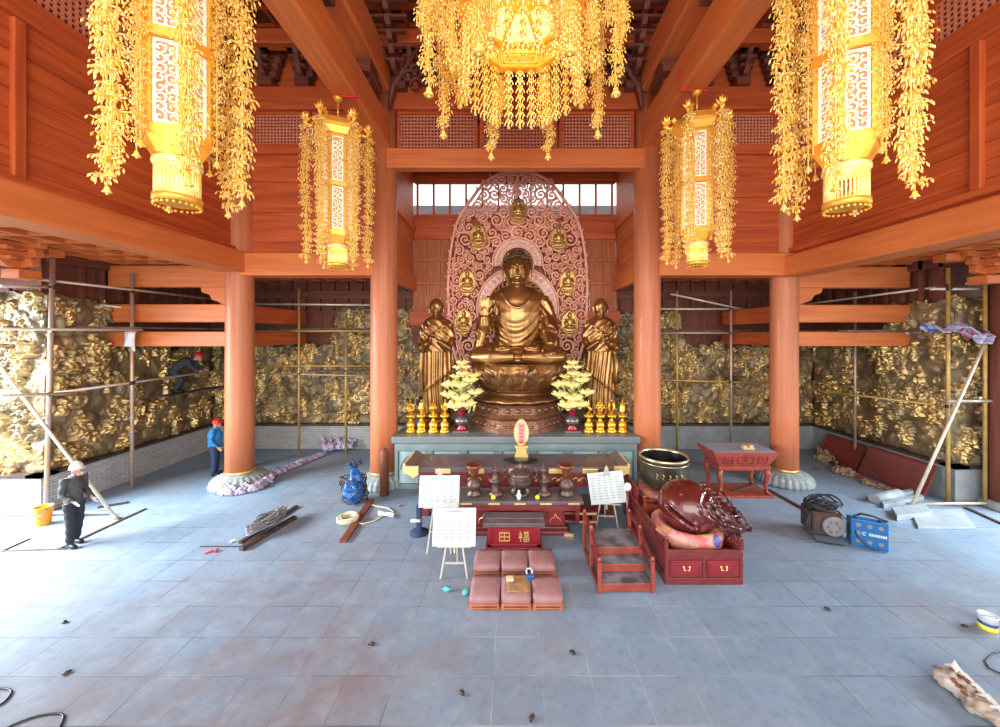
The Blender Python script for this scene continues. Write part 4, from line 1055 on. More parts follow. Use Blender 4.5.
for i in range(14):                                        # curved ties linking the scrolls
    for sg in (-1, 1):
        a = -.25 + i*.14; 
        p0 = V(sg*math.cos(a)*(NBr+.1), 0, NBz+math.sin(a)*(NBr+.1)); q = []
        for j in range(8):
            r_ = NBr+.1+j*.16; aa = a+.12*math.sin(j*.9); x, z = r_*math.cos(aa), NBz+r_*math.sin(aa)
            if abs(x) < hw(z)-.1 and math.hypot(x, z-NHz) > NHr: q.append(V(sg*x, .02, z))
        if len(q) > 2: mb.tube(q, .026, 5)
for i in range(12):
    a = PI/2 + (i-5.5)*.2; mb.tube([V(math.cos(a+.05*math.sin(j*2))*(NHr+.05+j*.15), .02, NHz+math.sin(a+.05*math.sin(j*2))*(NHr+.05+j*.15)) for j in range(9) if abs(math.cos(a)*(NHr+.05+j*.15)) < hw(min(zt-.02, NHz+math.sin(a)*(NHr+.05+j*.15)))-.08 and NHz+math.sin(a)*(NHr+.05+j*.15) < zt-.1], .034, 5)
mb.build('openwork_scrolls', M['halo'], t)
def disc_ring(mb, cz, r0, r1, y, th, a0=0, a1=2*PI, n=64, sx=1.0):
    def ring(r, yy): return [V(sx*r*math.cos(a0+(a1-a0)*i/n), yy, cz+r*math.sin(a0+(a1-a0)*i/n)) for i in range(n+1)]
    A, B, C, D = ring(r0, y), ring(r1, y), ring(r1, y+th), ring(r0, y+th); mb.loft([A, B, C, D, A], False, False, False, close=False)
mb = MB(); disc_ring(mb, NBz, NBr-.36, NBr-.04, -.04, .06, -.9, PI+.9); disc_ring(mb, NHz, NHr-.32, NHr-.05, -.07, .06, -.15, PI+.15)
for q in range(30):
    a = -.8+(PI+1.6)*q/29; c = V((NBr-.2)*math.cos(a), -.06, NBz+(NBr-.2)*math.sin(a)); mb.tube([c+V(.09*(1-j/9)*math.cos(j*.8+a), 0, .09*(1-j/9)*math.sin(j*.8+a)) for j in range(9)], .02, 5)
for q in range(20):
    a = -.1+(PI+.2)*q/19; c = V((NHr-.19)*math.cos(a), -.09, NHz+(NHr-.19)*math.sin(a)); mb.tube([c+V(.07*(1-j/9)*math.cos(j*.8+a), 0, .07*(1-j/9)*math.sin(j*.8+a)) for j in range(9)], .018, 5)
mb.build('nimbus_band', M['halo_pale'], t)
mb = MB()
for cz, r, a0 in ((NBz, NBr, .9), (NBz, NBr-.38, .9), (NHz, NHr, .15), (NHz, NHr-.33, 3.2), (NHz, .3, 3.2)):
    mb.tube([V(r*math.cos(a), -.07, cz+r*math.sin(a)) for a in [-a0+(PI+2*a0)*i/60 for i in range(61)]], .04, 6)
mb.build('nimbus_moulding', M['halo'], t)
mb = MB()
for q in range(28):
    a = 2*PI*q/28; c = V(.44*math.cos(a), -.03, NHz+.44*math.sin(a)); mb.tube([c+V(.11*(1-j/10)*math.cos(j*.75+a), 0, .11*(1-j/10)*math.sin(j*.75+a)) for j in range(10)], .022, 5)
for q in range(26):
    a = -.7+(PI+1.4)*q/25; r_ = .9; c = V(r_*math.cos(a), .0, NBz+r_*math.sin(a)); mb.tube([c+V(.2*(1-j/12)*math.cos(j*.7+a), 0, .2*(1-j/12)*math.sin(j*.7+a)) for j in range(12)], .03, 5)
mb.build('nimbus_fretwork', M['medal'], t)
mb = MB()                                                  # support spine and struts behind
mb.box(-.08, .06, AZ, .08, .16, NBz); mb.box(-1.2, .06, 2.7, 1.2, .14, 2.85); mb.box(-.06, .08, NBz, .06, .14, zt-.2)
disc_ring(mb, NBz, NBr-.36, NBr-.28, .0, .06, -.9, PI+.9); mb.box(-1.05, .05, AZ, -.93, .14, NBz-.9); mb.box(.93, .05, AZ, 1.05, .14, NBz-.9)
mb.build('support_spine', M['halo'], t)
def mini_buddha(s):
    m_ = MB(); pts = [(0, .02, 1.15), (.3, .02, .85), (.45, .02, .45), (.42, .02, .05), (.25, .02, -.25), (0, .02, -.4), (-.25, .02, -.25), (-.42, .02, .05), (-.45, .02, .45), (-.3, .02, .85)]
    m_.poly([tuple(q*s for q in p) for p in reversed(pts)], .06*s)
    m_.ball((0, -.08*s, .42*s), (.2*s, .15*s, .28*s), 12, 8); m_.ball((0, -.1*s, .8*s), (.13*s, .13*s, .16*s), 10, 8); m_.ball((0, -.08*s, .97*s), .06*s, 8, 6)
    m_.ball((0, -.14*s, .16*s), (.36*s, .2*s, .11*s), 12, 8)
    for sg in (-1, 1): m_.tube([(sg*.2*s, -.1*s, .58*s), (sg*.27*s, -.16*s, .35*s), (sg*.08*s, -.26*s, .26*s)], .07*s, 6)
    for q in range(9): a = PI+PI*q/8; m_.ball((.34*s*math.cos(a), -.1*s, -.02*s+.14*s*math.sin(a)), (.1*s, .08*s, .1*s), 6, 5)
    m_.tube([tuple(q*s for q in (p[0], -.02, p[2])) for p in pts+pts[:1]], .05*s, 6); return m_
me = mini_buddha(.66).mesh('buddha_medallion', M['medal'])
for p in medp: link(me, 'buddha_medallion', (p.x, -.1, p.z-.22), t)

# attendants
def attendant(x, y, top, label, mirror, left):
    Ht = top-AZ; t = thing('standing_attendant', label, 'statue', (x, y, AZ), 0, 'standing monk statues beside the Buddha')
    b_ = MB(); b_.lathe([(.55, 0), (.58, .06), (.5, .12), (.42, .2), (.48, .28), (.52, .32)], n=32, rf=lambda a, z: 1+.03*math.cos(a*12)); b_.build('lotus_base', M['pedestal'], t)
    s = (Ht-.32)/3.9; mb = MB(); Z = .32
    prof = [(.44, .34, 0), (.46, .36, .15), (.44, .35, .8), (.45, .35, 1.5), (.48, .35, 2.1), (.5, .34, 2.6), (.5, .32, 2.95), (.42, .27, 3.15), (.24, .19, 3.26), (.14, .14, 3.32), (.14, .14, 3.45)]
    mb.loft([[(a*s*math.cos(2*PI*k_/32), bb*s*math.sin(2*PI*k_/32), Z+z*s) for k_ in range(32)] for a, bb, z in prof])
    hc = V(0, -.04*s, Z+3.6*s); mb.ball(hc, (.235*s, .25*s, .29*s), 18, 14); face(mb, hc-V(0, .0, .03*s), .23*s)
    for sg in (-1, 1):
        mb.tube([V(sg*.4*s, 0, Z+3.0*s), V(sg*.5*s, -.06*s, Z+2.5*s), V(sg*.42*s, -.28*s, Z+2.2*s), V(sg*.12*s, -.46*s, Z+2.45*s)], [.15*s, .15*s, .15*s, .08*s], 12)
        mb.tube([V(sg*.42*s, -.2*s, Z+2.2*s), V(sg*.46*s, -.22*s, Z+1.5*s), V(sg*.46*s, -.2*s, Z+.8*s)], [.16*s, .13*s, .05*s], 12, flat=.6)
        mb.ball((sg*.17*s, -.36*s, Z+.03*s), (.11*s, .2*s, .07*s), 10, 6)
        if left: hand(mb, V(sg*.13*s, -.48*s, Z+2.42*s), V(-sg, 0, .2), V(-sg*.3, -.2, 1), V(0, 1, 0), .17*s, .5)
        else: hand(mb, V(sg*.07*s, -.5*s, Z+2.42*s), V(-sg, 0, 0), V(-sg*.12, -.25, 1), V(0, 1, 0), .18*s, 0)
    def fd(co, no):
        x_, y_, z_ = co[:, 0], co[:, 1], (co[:, 2]-Z)/s; a = np.arctan2(y_, x_)
        d = np.where(z_ < 2.1, .02*np.sin(a*15+2.2*z_*mirror+1.5*np.sin(z_*2)), 0)+np.where((z_ >= 2.1) & (z_ < 3.15), .011*np.sin(22*(z_+mirror*.9*x_)), 0)
        sash = z_-(2.7+mirror*.9*x_/s); d += np.where((z_ > 1.3) & (z_ < 3.2), .03/(1+(sash/.05)**2), 0)
        hem = z_-(1.1+mirror*.8*x_/s); d += np.where((z_ > .3) & (z_ < 2.2), .03/(1+(hem/.04)**2), 0)
        return d*s
    fuse(mb, 'body', M['bronze'], .02, t, 3, fd)
p = P(437, 298, 11.8); attendant(p.x, 11.8, p.z, 'standing golden monk statue with clasped hands, left of the Buddha', 1, True)
p = P(600, 298, 11.8); attendant(p.x, 11.8, p.z, 'standing golden monk statue with palms together, right of the Buddha', -1, False)

# eight small gilt stands with emblems
def stand_base():
    mb = MB(); mb.lathe([(.15, 0), (.155, .04), (.12, .09), (.1, .12), (.13, .18), (.125, .26), (.06, .33), (.045, .38), (.06, .42), (.14, .46), (.15, .5), (.1, .53), (.05, .56), (.045, .6)], n=20, rf=lambda a, z: 1+.05*math.cos(a*8)); return mb
EMB = ['wheel', 'vase', 'parasol', 'lotus', 'conch', 'knot', 'fish pair', 'banner']
def emblem(k_):
    mb = MB(); z = .72
    if k_ == 'wheel':
        mb.tube([(.1*math.cos(a), 0, z+.1*math.sin(a)) for a in [2*PI*i/20 for i in range(21)]], .022, 6)
        for q in range(8): a = q*PI/4; mb.octa((0, 0, z), (.15*math.cos(a), 0, z+.15*math.sin(a)), .018)
    elif k_ == 'vase': mb.lathe([(.04, .6), (.1, .67), (.11, .73), (.05, .8), (.07, .85), (.02, .9)], n=14)
    elif k_ == 'parasol': mb.lathe([(.03, .6), (.025, .68), (.14, .69), (.13, .75), (.07, .82), (.02, .9)], n=16)
    elif k_ == 'lotus':
        for q in range(8): a = q*PI/4; mb.octa((0, 0, .6), (.12*math.cos(a), .12*math.sin(a), .82), .04)
        mb.octa((0, 0, .6), (0, 0, .9), .05)
    elif k_ == 'conch': mb.tube([(.07*math.cos(i*.5)*(1-i/16), .02, .64+i*.018+.03*math.sin(i*.5)) for i in range(14)], [.06-.004*i for i in range(14)], 8)
    elif k_ == 'knot':
        for c in ((0, .68), (-.06, .75), (.06, .75), (0, .82)): mb.tube([(c[0]+.06*math.cos(a), 0, c[1]+.06*math.sin(a)) for a in [2*PI*i/12 for i in range(13)]], .02, 6)
    elif k_ == 'fish pair':
        for sg in (-1, 1): mb.tube([(sg*.02, 0, .6), (sg*.09, 0, .7), (sg*.06, 0, .82), (sg*.1, 0, .9)], [.015, .04, .03, .012], 8)
    else: mb.lathe([(.03, .6), (.09, .63), (.08, .7), (.09, .71), (.08, .78), (.09, .79), (.05, .87), (.01, .92)], n=12, smooth=False)
    mb.octa((0, 0, .86), (0, 0, .96), .02); return mb
sx = [410, 421, 433, 444.5, 589, 600.5, 612, 623]
sb = stand_base().mesh('pedestal', M['gilt'])
for i, x in enumerate(sx):
    p = F(x, 432.5, AZ); pos = ['outermost of the left four', 'second from left', 'third from left', 'beside the left flower vase', 'beside the right flower vase', 'third from right', 'second from right', 'outermost of the right four'][i]
    t = thing('emblem_stand', 'small bright gold emblem stand on the altar edge, ' + pos, 'ornament', (p.x, p.y+.06, AZ), 0, 'row of small gold emblem stands')
    link(sb, 'pedestal', (0, 0, 0), t); emblem(EMB[i]).build('emblem', M['gilt'], t)

# flower vases
for x, side in ((461, 'left'), (573, 'right')):
    p = F(x, 433, AZ); p.y += .18
    t = thing('flower_vase', 'dark red and pewter vase on the altar, %s of the lotus throne' % side, 'vase', (p.x, p.y, AZ), 0, 'altar flower vases')
    mb = MB(); mb.box(-.24, -.2, 0, .24, .2, .05); mb.build('plinth', M['vase_dk'], t, bevel=.01)
    mb = MB(); mb.lathe([(.16, .05), (.17, .1), (.1, .16), (.12, .2)], n=24); mb.build('foot', M['vase_rd'], t)
    mb = MB(); mb.lathe([(.12, .19), (.2, .27), (.22, .34), (.17, .42), (.1, .47)], n=24, rf=lambda a, z: 1+.03*math.cos(8*a)); mb.build('bulb', M['vase_dk'], t)
    mb = MB(); mb.lathe([(.1, .46), (.085, .55), (.12, .64), (.17, .7), (.13, .71), (.05, .6)], n=24); mb.build('neck', M['vase_rd'], t)
    t = thing('flower_arrangement', 'tiered cream-yellow lotus flower arrangement in the %s altar vase' % side, 'flowers', (p.x, p.y, AZ+.66), 0, 'altar flower arrangements')
    st = MB(); fl_ = MB(); lf = MB()
    def flower(mb, c, r):
        for ring_, nn, up in ((1, 7, .25), (.75, 6, .6), (.45, 5, 1.0)):
            for q in range(nn):
                a = 2*PI*q/nn+ring_*3; d = V(math.cos(a), math.sin(a)-.35, up+.25).normalized(); mb.ball(Vector(c)+d*r*.5*ring_, (r*.26, r*.12, r*.42), 6, 5, d.to_track_quat('Z', 'Y').to_matrix())
    spots_ = [(.02, 0, 1.32, .16), (.04, -.05, 1.0, .17), (-.3, -.05, .7, .2), (.3, -.08, .8, .2), (-.02, -.15, .66, .2), (-.46, 0, .66, .17), (.42, 0, .95, .17), (-.42, -.08, .38, .2), (.46, -.08, .44, .2), (0, -.2, .28, .24), (-.2, .1, .9, .16), (.2, .1, .95, .16), (-.16, -.2, .06, .26), (.2, -.2, .1, .24), (-.14, -.02, 1.2, .13), (.15, -.02, 1.2, .13)]
    for x_, y_, z_, r_ in spots_:
        st.tube([V(0, 0, -.1), V(x_*.3, y_*.3, z_*.5), V(x_, y_, z_)], .014, 5); flower(fl_, (x_*.92, y_, z_), r_*1.5)
    for q in range(16):
        a = q*2.4; z_ = .1+.07*q; r_ = .3*(1-q/24); c = V(math.cos(a)*r_, math.sin(a)*r_, z_); lf.octa(c*.3+V(0, 0, z_*.6), c+V(math.cos(a)*.12, math.sin(a)*.12, .04), .05)
    st.build('stems', M['leaf'], t); fl_.build('blossoms', M['petal'], t); lf.build('leaves', M['leaf'], t)
# ------------------------------------------------------------------ long offering table
t = thing('offering_table', 'long dark-topped offering table with gilt upturned ends in front of the altar', 'table', (CX, 9.2, 0))
W2 = 2.6
mb = MB(); mb.box(-W2+.15, -.5, 1.1, W2-.15, .5, 1.2)
for sg in (-1, 1): mb._add([(sg*(W2-.15), -.5, 1.1), (sg*(W2+.05), -.52, 1.17), (sg*(W2+.05), .52, 1.17), (sg*(W2-.15), .5, 1.1), (sg*(W2-.15), -.5, 1.2), (sg*(W2+.05), -.52, 1.3), (sg*(W2+.05), .52, 1.3), (sg*(W2-.15), .5, 1.2)], [(0,1,2,3),(4,7,6,5),(0,4,5,1),(1,5,6,2),(2,6,7,3),(3,7,4,0)], False)
mb.build('top', M['tabletop'], t, bevel=.01)
mb = MB(); mb.box(-W2+.25, -.46, .72, W2-.25, .42, 1.1); mb.box(-W2+.2, -.49, 1.03, W2-.2, -.44, 1.1)
for x in (-2.2, -.75, .75, 2.2): mb.box(x-.1, -.42, 0, x+.1, -.24, .8); mb.box(x-.1, .2, 0, x+.1, .38, .8)
mb.box(-2.3, -.4, .1, 2.3, .38, .2); mb.build('body', M['redwood'], t, bevel=.01)
for sg in (-1, 1):
    mb = MB()
    mb.box(sg*(W2+.07), -.56, 1.06, sg*(W2-.28), -.49, 1.24); mb.box(sg*(W2+.09), -.54, 1.1, sg*(W2+.04), .2, 1.3)
    mb.poly([(sg*(W2-.02), -.55, 1.06), (sg*(W2-.3), -.55, 1.06), (sg*(W2-.15), -.55, .96)], .04)
    mb.build('gilt_corner', M['gilt_pale'], t, bevel=.006)
for x in (-1.75, -.95, 0, .95, 1.75): mb = MB(); mb.box(x-.18, -.52, 1.06, x+.18, -.485, 1.17); mb.build('gilt_fitting', M['gilt_pale'], t, bevel=.006)
mb = MB()
for i in range(9):
    x = -2.0+i*.5
    for s_ in (-1, 1): mb.tube([V(x+s_*(.02+.12*(1-j/12)*(1+math.cos(j*.6))*.6), -.475, .88+.08*math.sin(j*.6)*(1-j/14)) for j in range(13)], .013, 5)
    mb.ball((x, -.475, .88), (.04, .02, .04), 8, 5)
mb.build('carved_frieze', M['medal'], t)
p = F(521, 462, 1.2)
mb = MB(); mb.lathe([(.05, 0), (.42, .0), (.43, .015), (.42, .03), (.05, .02)], n=40, sy=.55)
tag(mb.build('oval_tray', M['black'], loc=(p.x, 9.15, 1.2)), 'flat black oval tray lying in the middle of the long offering table', 'tray')
# spirit tablet
p = F(521.5, 458, 1.2); t = thing('memorial_tablet', 'gold-framed pink memorial tablet on yellow stand on the offering table', 'tablet', (p.x, 9.42, 1.2))
mb = MB(); mb.cbox(0, 0, 0, .34, .2, .1, .01); mb.cbox(0, 0, .1, .26, .16, .16, .01); mb.cbox(0, 0, .26, .34, .2, .06, .01); mb.build('stand', M['gilt_pale'], t)
def ov(sx_, sz_, cz_): return [(sx_*math.sin(a)*(1-.15*max(0, -math.cos(a))), 0, cz_-sz_*math.cos(a)) for a in [2*PI*i/24 for i in range(24)]]
mb = MB(); mb.poly([(x, -.03, z) for x, y, z in ov(.19, .33, .66)], .06); mb.build('frame', M['pink'], t)
mb = MB()
for x, y, z in ov(.175, .31, .66): mb.ball((x, -.045, z), .026, 6, 4)
mb.build('frame_beads', M['gilt_pale'], t)
mb = MB(); mb.box(-.08, -.045, .42, .08, -.03, .88); f_ = mb.build('inscription_panel', mat('rose_panel', (.7, .26, .25), .5), t)
mb = MB()
for i in range(5):
    z = .82-i*.09
    for a, b_, c, d in ((-.035, 0, .035, 0), (-.03, -.02, .03, -.02), (0, .02, 0, -.035)): mb.bar((a, -.05, z+b_), (c, -.05, z+d), .008, .012, (0, 1, 0))
mb.build('characters', M['red'], f_)
mb = MB(); mb.box(-.1, -.05, .36, .1, -.03, .42); mb.build('red_base', M['red'], t)

# front altar table (lower)
p = F(521, 503, .8); FY = 7.8
t = thing('incense_table', 'low dark red table carrying five bronze incense vessels', 'table', (.17, FY, 0))
mb = MB(); mb.box(-1.36, 0, .73, 1.36, .72, .8); mb.build('top', M['tabletop'], t, bevel=.012)
mb = MB(); mb.box(-1.3, .03, .58, 1.3, .7, .73); mb.box(-1.0, .28, .08, 1.0, .68, .6); mb.box(-1.1, .12, .0, 1.1, .7, .09); mb.box(-1.05, .2, .09, 1.05, .69, .15)
mb.box(1.0, .3, .36, 1.75, .6, .42); mb.box(1.0, .3, .18, 1.7, .6, .24); mb.box(1.62, .34, 0, 1.7, .6, .4)
for sg in (-1, 1): mb.box(sg*1.28, .05, .3, sg*1.2, .15, .6)
mb.build('body', M['redwood'], t, bevel=.01)
for q_ in [(x-.12, -.012, .735, x+.12, .01, .77) for x in (-1.15, -.55, 0, .55, 1.15)]+[(x-.1, .1, .0, x+.1, .13, .06) for x in (-1.06, 1.06)]+[(1.3, .29, z, 1.7, .3, z+.04) for z in (.37, .19)]:
    mb = MB(); mb.box(*q_); mb.build('gilt_fitting', M['gilt_pale'], t)
for sg in (-1, 1):
    mb = MB(); mb.box(sg*.62, .255, .17, sg*.95, .285, .55); o = mb.build('carved_panel', M['redlac'], t, bevel=.008)
    mb = MB(); xx = sg*.785; mb.tube([(xx-.12, .25, .22), (xx-.1, .25, .3), (xx-.03, .25, .34), (xx, .25, .42), (xx+.03, .25, .34), (xx+.1, .25, .3), (xx+.12, .25, .22)], .008, 5); mb.build('panel_line', M['gilt_pale'], o)
def vessel(px, kind, label, group=None):
    q = F(px, 495, .8); t = thing({'v': 'incense_vase', 'c': 'candlestick', 't': 'incense_burner'}[kind], label, {'v': 'vase', 'c': 'candlestick', 't': 'incense burner'}[kind], (q.x, FY+.36, .8), 0, group)
    mb = MB()
    if kind == 'v':
        mb.lathe([(.17, 0), (.18, .04), (.12, .09), (.13, .13), (.17, .19), (.16, .27), (.09, .33), (.075, .38)], n=24); mb.build('body', M['urn'], t)
        mb = MB(); mb.lathe([(.075, .37), (.09, .48), (.12, .58), (.2, .67), (.16, .67), (.07, .5)], n=24); mb.build('flared_neck', M['copper'], t)
    elif kind == 'c':
        mb.lathe([(.17, 0), (.18, .04), (.13, .09), (.08, .14), (.1, .2), (.07, .26), (.15, .3), (.14, .34), (.06, .37), (.08, .44), (.05, .5), (.09, .54), (.08, .57), (.03, .6), (.02, .72)], n=20); mb.build('body', M['urn'], t)
    else:
        for q_ in range(3): a = PI/2+q_*2*PI/3; mb.tube([(.12*math.cos(a), .12*math.sin(a), .2), (.19*math.cos(a), .19*math.sin(a), .1), (.16*math.cos(a), .16*math.sin(a), 0)], [.05, .05, .035], 8)
        mb.lathe([(.17, 0), (.19, .03), (.12, .06)], n=20)
        mb.lathe([(.1, .15), (.23, .22), (.28, .32), (.25, .4), (.27, .43)], n=24); mb.build('bowl', M['urn'], t)
        mb = MB(); mb.lathe([(.27, .43), (.22, .5), (.1, .58), (.04, .6), (.05, .64), (.02, .7)], n=24, rf=lambda a, z: 1+.04*math.cos(6*a)); mb.build('lid', M['urn'], t)
        for sg in (-1, 1): mb = MB(); mb.tube([(sg*.24, 0, .38), (sg*.36, 0, .4), (sg*.38, 0, .5), (sg*.34, 0, .58)], .028, 8); mb.build('ear_handle', M['urn'], t)
vessel(474, 'v', 'flared bronze vase with copper mouth, left end of the incense set', 'five-piece incense set')
vessel(495.5, 'c', 'bronze candlestick between the left flared vase and the tripod censer', 'five-piece incense set')
vessel(520.5, 't', 'round bronze tripod censer in the centre of the incense set', 'five-piece incense set')
vessel(544, 'c', 'bronze candlestick between the tripod censer and the right flared vase', 'five-piece incense set')
vessel(566.5, 'v', 'flared bronze vase with copper mouth, right end of the incense set', 'five-piece incense set')
mb = MB(); mb.lathe([(.035, 0), (.05, .06), (.045, .12), (.02, .16), (.03, .19), (.0, .21)], n=12)
tag(mb.build('white_figurine', M['white'], loc=(.15, FY+.1, .8)), 'tiny white figurine at the front edge of the incense table', 'figurine')
for x, w in ((-.4, 'left'), (.55, 'right')):
    mb = MB(); mb.lathe([(.03, 0), (.05, .02), (.05, .06), (.02, .09)], n=12); tag(mb.build('votive_candle', M['yellow'], loc=(x, FY+.12, .8)), 'small yellow votive candle %s of the white figurine' % w, 'candle', 'yellow votive candles')

# donation box
t = thing('donation_box', 'dark red donation box with two gold characters in front of the incense table', 'box', (.04, 7.32, 0))
mb = MB(); mb.cbox(0, .3, 0, 1.16, .5, .06, .01); mb.box(-.53, .09, .06, .53, .5, .5); mb.box(-.53, .07, .44, .53, .52, .5)
for sg in (-1, 1): mb.box(sg*.53, .07, .06, sg*.47, .1, .44)
mb.box(-.53, .07, .06, .53, .09, .12); mb.build('body', M['redlac'], t, bevel=.008)
mb = MB(); mb.box(-.62, 0, .5, .62, .42, .58); mb.box(-.62, .2, .5, .62, .46, .59); mb.build('lid', M['tabletop'], t, bevel=.01)
mb = MB(); sc = .10
def stroke(l, ox): 
    for a, b_, c, d in l: mb.bar((ox+a*sc, .062, .28+b_*sc), (ox+c*sc, .062, .28+d*sc), .016, .022, (0, 1, 0))
stroke([(-1, .8, 1, .8), (-1, -.8, 1, -.8), (-1, .9, -1, -.9), (1, .9, 1, -.9), (0, .8, 0, -.8), (-1, 0, 1, 0)], -.19)
stroke([(-.8, 1, -.6, .75), (-1, .5, -.35, .5), (-.35, .5, -1, -.25), (-.65, 0, -.65, -.95), (-.55, 0, -.3, -.25), (0, .9, 1, .9), (.1, .6, .9, .6), (.1, .2, .9, .2), (.1, .6, .1, .2), (.9, .6, .9, .2), (0, -.1, 1, -.1), (0, -.9, 1, -.9), (0, -.1, 0, -.9), (1, -.1, 1, -.9), (.5, -.1, .5, -.9), (0, -.5, 1, -.5)], .2)
mb.build('gold_characters', M['gilt_pale'], t)

# kneelers
def kneeler_mb():
    mb = MB()
    for sx_ in (-1, 1):
        for y in (-.24, .22): mb.box(sx_*.235, y, 0, sx_*.195, y+.04, .1)
    mb.box(-.235, -.25, .055, .235, .26, .1); mb.box(-.2, -.25, .015, .2, -.235, .03); return mb
base_m = kneeler_mb().mesh('wooden_base', M['cushion_or'])
cm = MB(); cm.loft([[(x*sx_*(1-.02), y*sy_, z) for x, y in [(math.copysign(abs(math.cos(a))**.22, math.cos(a))*.248, math.copysign(abs(math.sin(a))**.22, math.sin(a))*.275) for a in [2*PI*i/32 for i in range(32)]]] for sx_, sy_, z in ((.96, .97, .1), (1, 1, .13), (1, 1, .17), (.96, .97, .2), (.7, .7, .215), (.3, .3, .218))]); cush = cm.mesh('cushion', M['cushion'])
for r_, (y, x0, w) in enumerate(((6.04, -.43, 'front row, nearest the camera'), (6.82, -.43, 'rear row, against the donation box'))):
    for i in range(3):
        t = thing('kneeling_stool', 'pink padded kneeling stool, %s of the %s' % (['left end', 'middle', 'right end'][i], w), 'kneeling stool', ((-.44 if r_ == 0 else -.46)+i*(.505), y, 0), 0, 'six padded kneeling stools')
        link(base_m, 'wooden_base', (0, 0, 0), t); link(cush, 'cushion', (0, 0, 0), t)
KX = -.44+.505
mb = MB(); mb.grid(lambda u, v: V(-.17+.36*u, -.25+.42*v, .225+.012*math.sin(u*7)*math.cos(v*5)), 10, 10); o = mb.build('cardboard_sheet', M['cardboard'], loc=(KX+.02, 6.12, 0), rot=(0, 0, .06)); sd = o.modifiers.new('s', 'SOLIDIFY'); sd.thickness = .006
tag(o, 'crumpled brown cardboard sheet lying on the middle front kneeling stool', 'cardboard')
mb = MB(); mb.cbox(0, 0, .238, .12, .1, .05, .01); tag(mb.build('tissue_pack', M['pink'], loc=(KX-.1, 6.14, 0), rot=(0, 0, .1)), 'small pink paper pack on the cardboard sheet', 'pack')
t = thing('padlock', 'padlock with blue body and white shackle on the kneeling stools', 'padlock', (KX+.24, 6.26, .22), .1)
mb = MB(); mb.cbox(0, -.03, 0, .13, .08, .05, .01); mb.build('lock_body', M['bluebox'], t)
mb = MB(); mb.tube([(-.045, 0, .03), (-.05, .08, .05), (-.03, .12, .06), (.03, .12, .06), (.05, .08, .05), (.045, 0, .03)], .014, 6); mb.build('shackle', M['white'], t)

# easels
def easel(px, py, w, h, zc, label, rz, legpx, roll=0):
    q = F(px, legpx, 0); t = thing('display_easel', label, 'easel', (q.x, q.y, 0), rz, 'wooden easels with white notice sheets')
    zb_ = zc-h/2; mb = MB()
    mb.bar((-.02, .1, zb_+h+.1), (-.24, -.02, 0), .03, .022); mb.bar((.02, .1, zb_+h+.1), (.24, -.02, 0), .03, .022)
    mb.bar((0, .12, zb_+h+.06), (0, .42, 0), .03, .022); mb.bar((-.17, .015, zb_*.45), (.17, .015, zb_*.45), .022, .03); mb.bar((-.3, .0, zb_-.015), (.3, .0, zb_-.015), .04, .025); mb.bar((0, .03, zb_-.15), (0, .1, zb_+h+.14), .03, .02)
    mb.build('stand', M['easel'], t)
    tl = -.2; mx = Matrix.Rotation(tl, 3, 'X') @ Matrix.Rotation(roll, 3, 'Y')
    mb = MB(); mb.obox((0, -.01+.04, zc), (w, .012, h), mx); b_ = mb.build('notice_board', M['white'], t)
    mb = MB(); rg = random.Random(int(px))
    def pt(x, z): v = mx @ V(x, -.012, z); return v + V(0, .03, zc)
    z = h/2-.06
    x = -w*.18
    while x < w*.18: mb.obox(pt(x, z), (.026, .004, .022), mx); x += .036
    for r_ in range(9):
        z = h/2-.12-r_*(h-.18)/9
        for c in range(5):
            x = -w*.42+c*w*.17; ln = rg.uniform(.05, .09)
            mb.obox(pt(x+ln/2, z), (ln, .004, .012), mx)
    mb.build('lettering', M['ink'], b_)
easel(454, 527, .77, .64, .9, 'front white notice sheet on a pale wooden easel beside the kneeling stools', 0.0, 578)
easel(439, 492, .80, .60, 1.22, 'rear white notice sheet on an easel, left of the incense table', .02, 553)
easel(607, 487, .80, .68, .88, 'white notice sheet tilted on an easel at the right of the incense table', -.12, 527, -.13)
# floor sign post next to the rear easel
q = F(419, 533, 0); t = thing('post_base', 'dark blue post with round white cap behind the rear easel', 'post', (q.x, q.y, 0))
mb = MB(); mb.lathe([(.2, 0), (.2, .03), (.04, .06)], n=20); mb.build('foot', M['navy'], t)
mb = MB(); mb.box(-.05, -.05, .05, .05, .05, .62); mb.build('post', M['navy'], t, bevel=.01); mb = MB(); mb.cyl((-.16, -.06, .3), (.05, -.06, .3), .035); mb.build('cap', M['white'], t)

# steps
q0 = F(599.6, 593, 0); q1 = F(652, 591, 0); t = thing('step_stool', 'red wooden steps with side rails and worn grey treads beside the wooden fish', 'steps', (q0.x, q0.y, 0), .02)
w = q1.x-q0.x; mb = MB()
T = ((0, .15, .28), (.28, .3, .26), (.54, .45, .62))
for y, z, d in T:
    mb.box(.03, y, z-.13, w-.03, y+.03, z)
mb.build('riser', M['redorange'], t, bevel=.006)
for y, z, d in T: mb = MB(); mb.box(.03, y+.01, z-.02, w-.03, y+d+.02, z+.004); mb.build('tread', mat('worn_tread', (.24, .24, .28), .7, 0, (.08, .07, .085), 4), t)
for x in (0, w): mb = MB(); mb.box(x-.025, .02, .0, x+.025, 1.16, .1); mb.bar((x, .02, .52), (x, .6, .74), .04, .05); mb.bar((x, .6, .74), (x, 1.16, .78), .04, .05); mb.bar((x, .02, .3), (x, .6, .5), .03, .03); mb.bar((x, .6, .5), (x, 1.16, .52), .03, .03); mb.build('side_rail', M['redwood'], t)
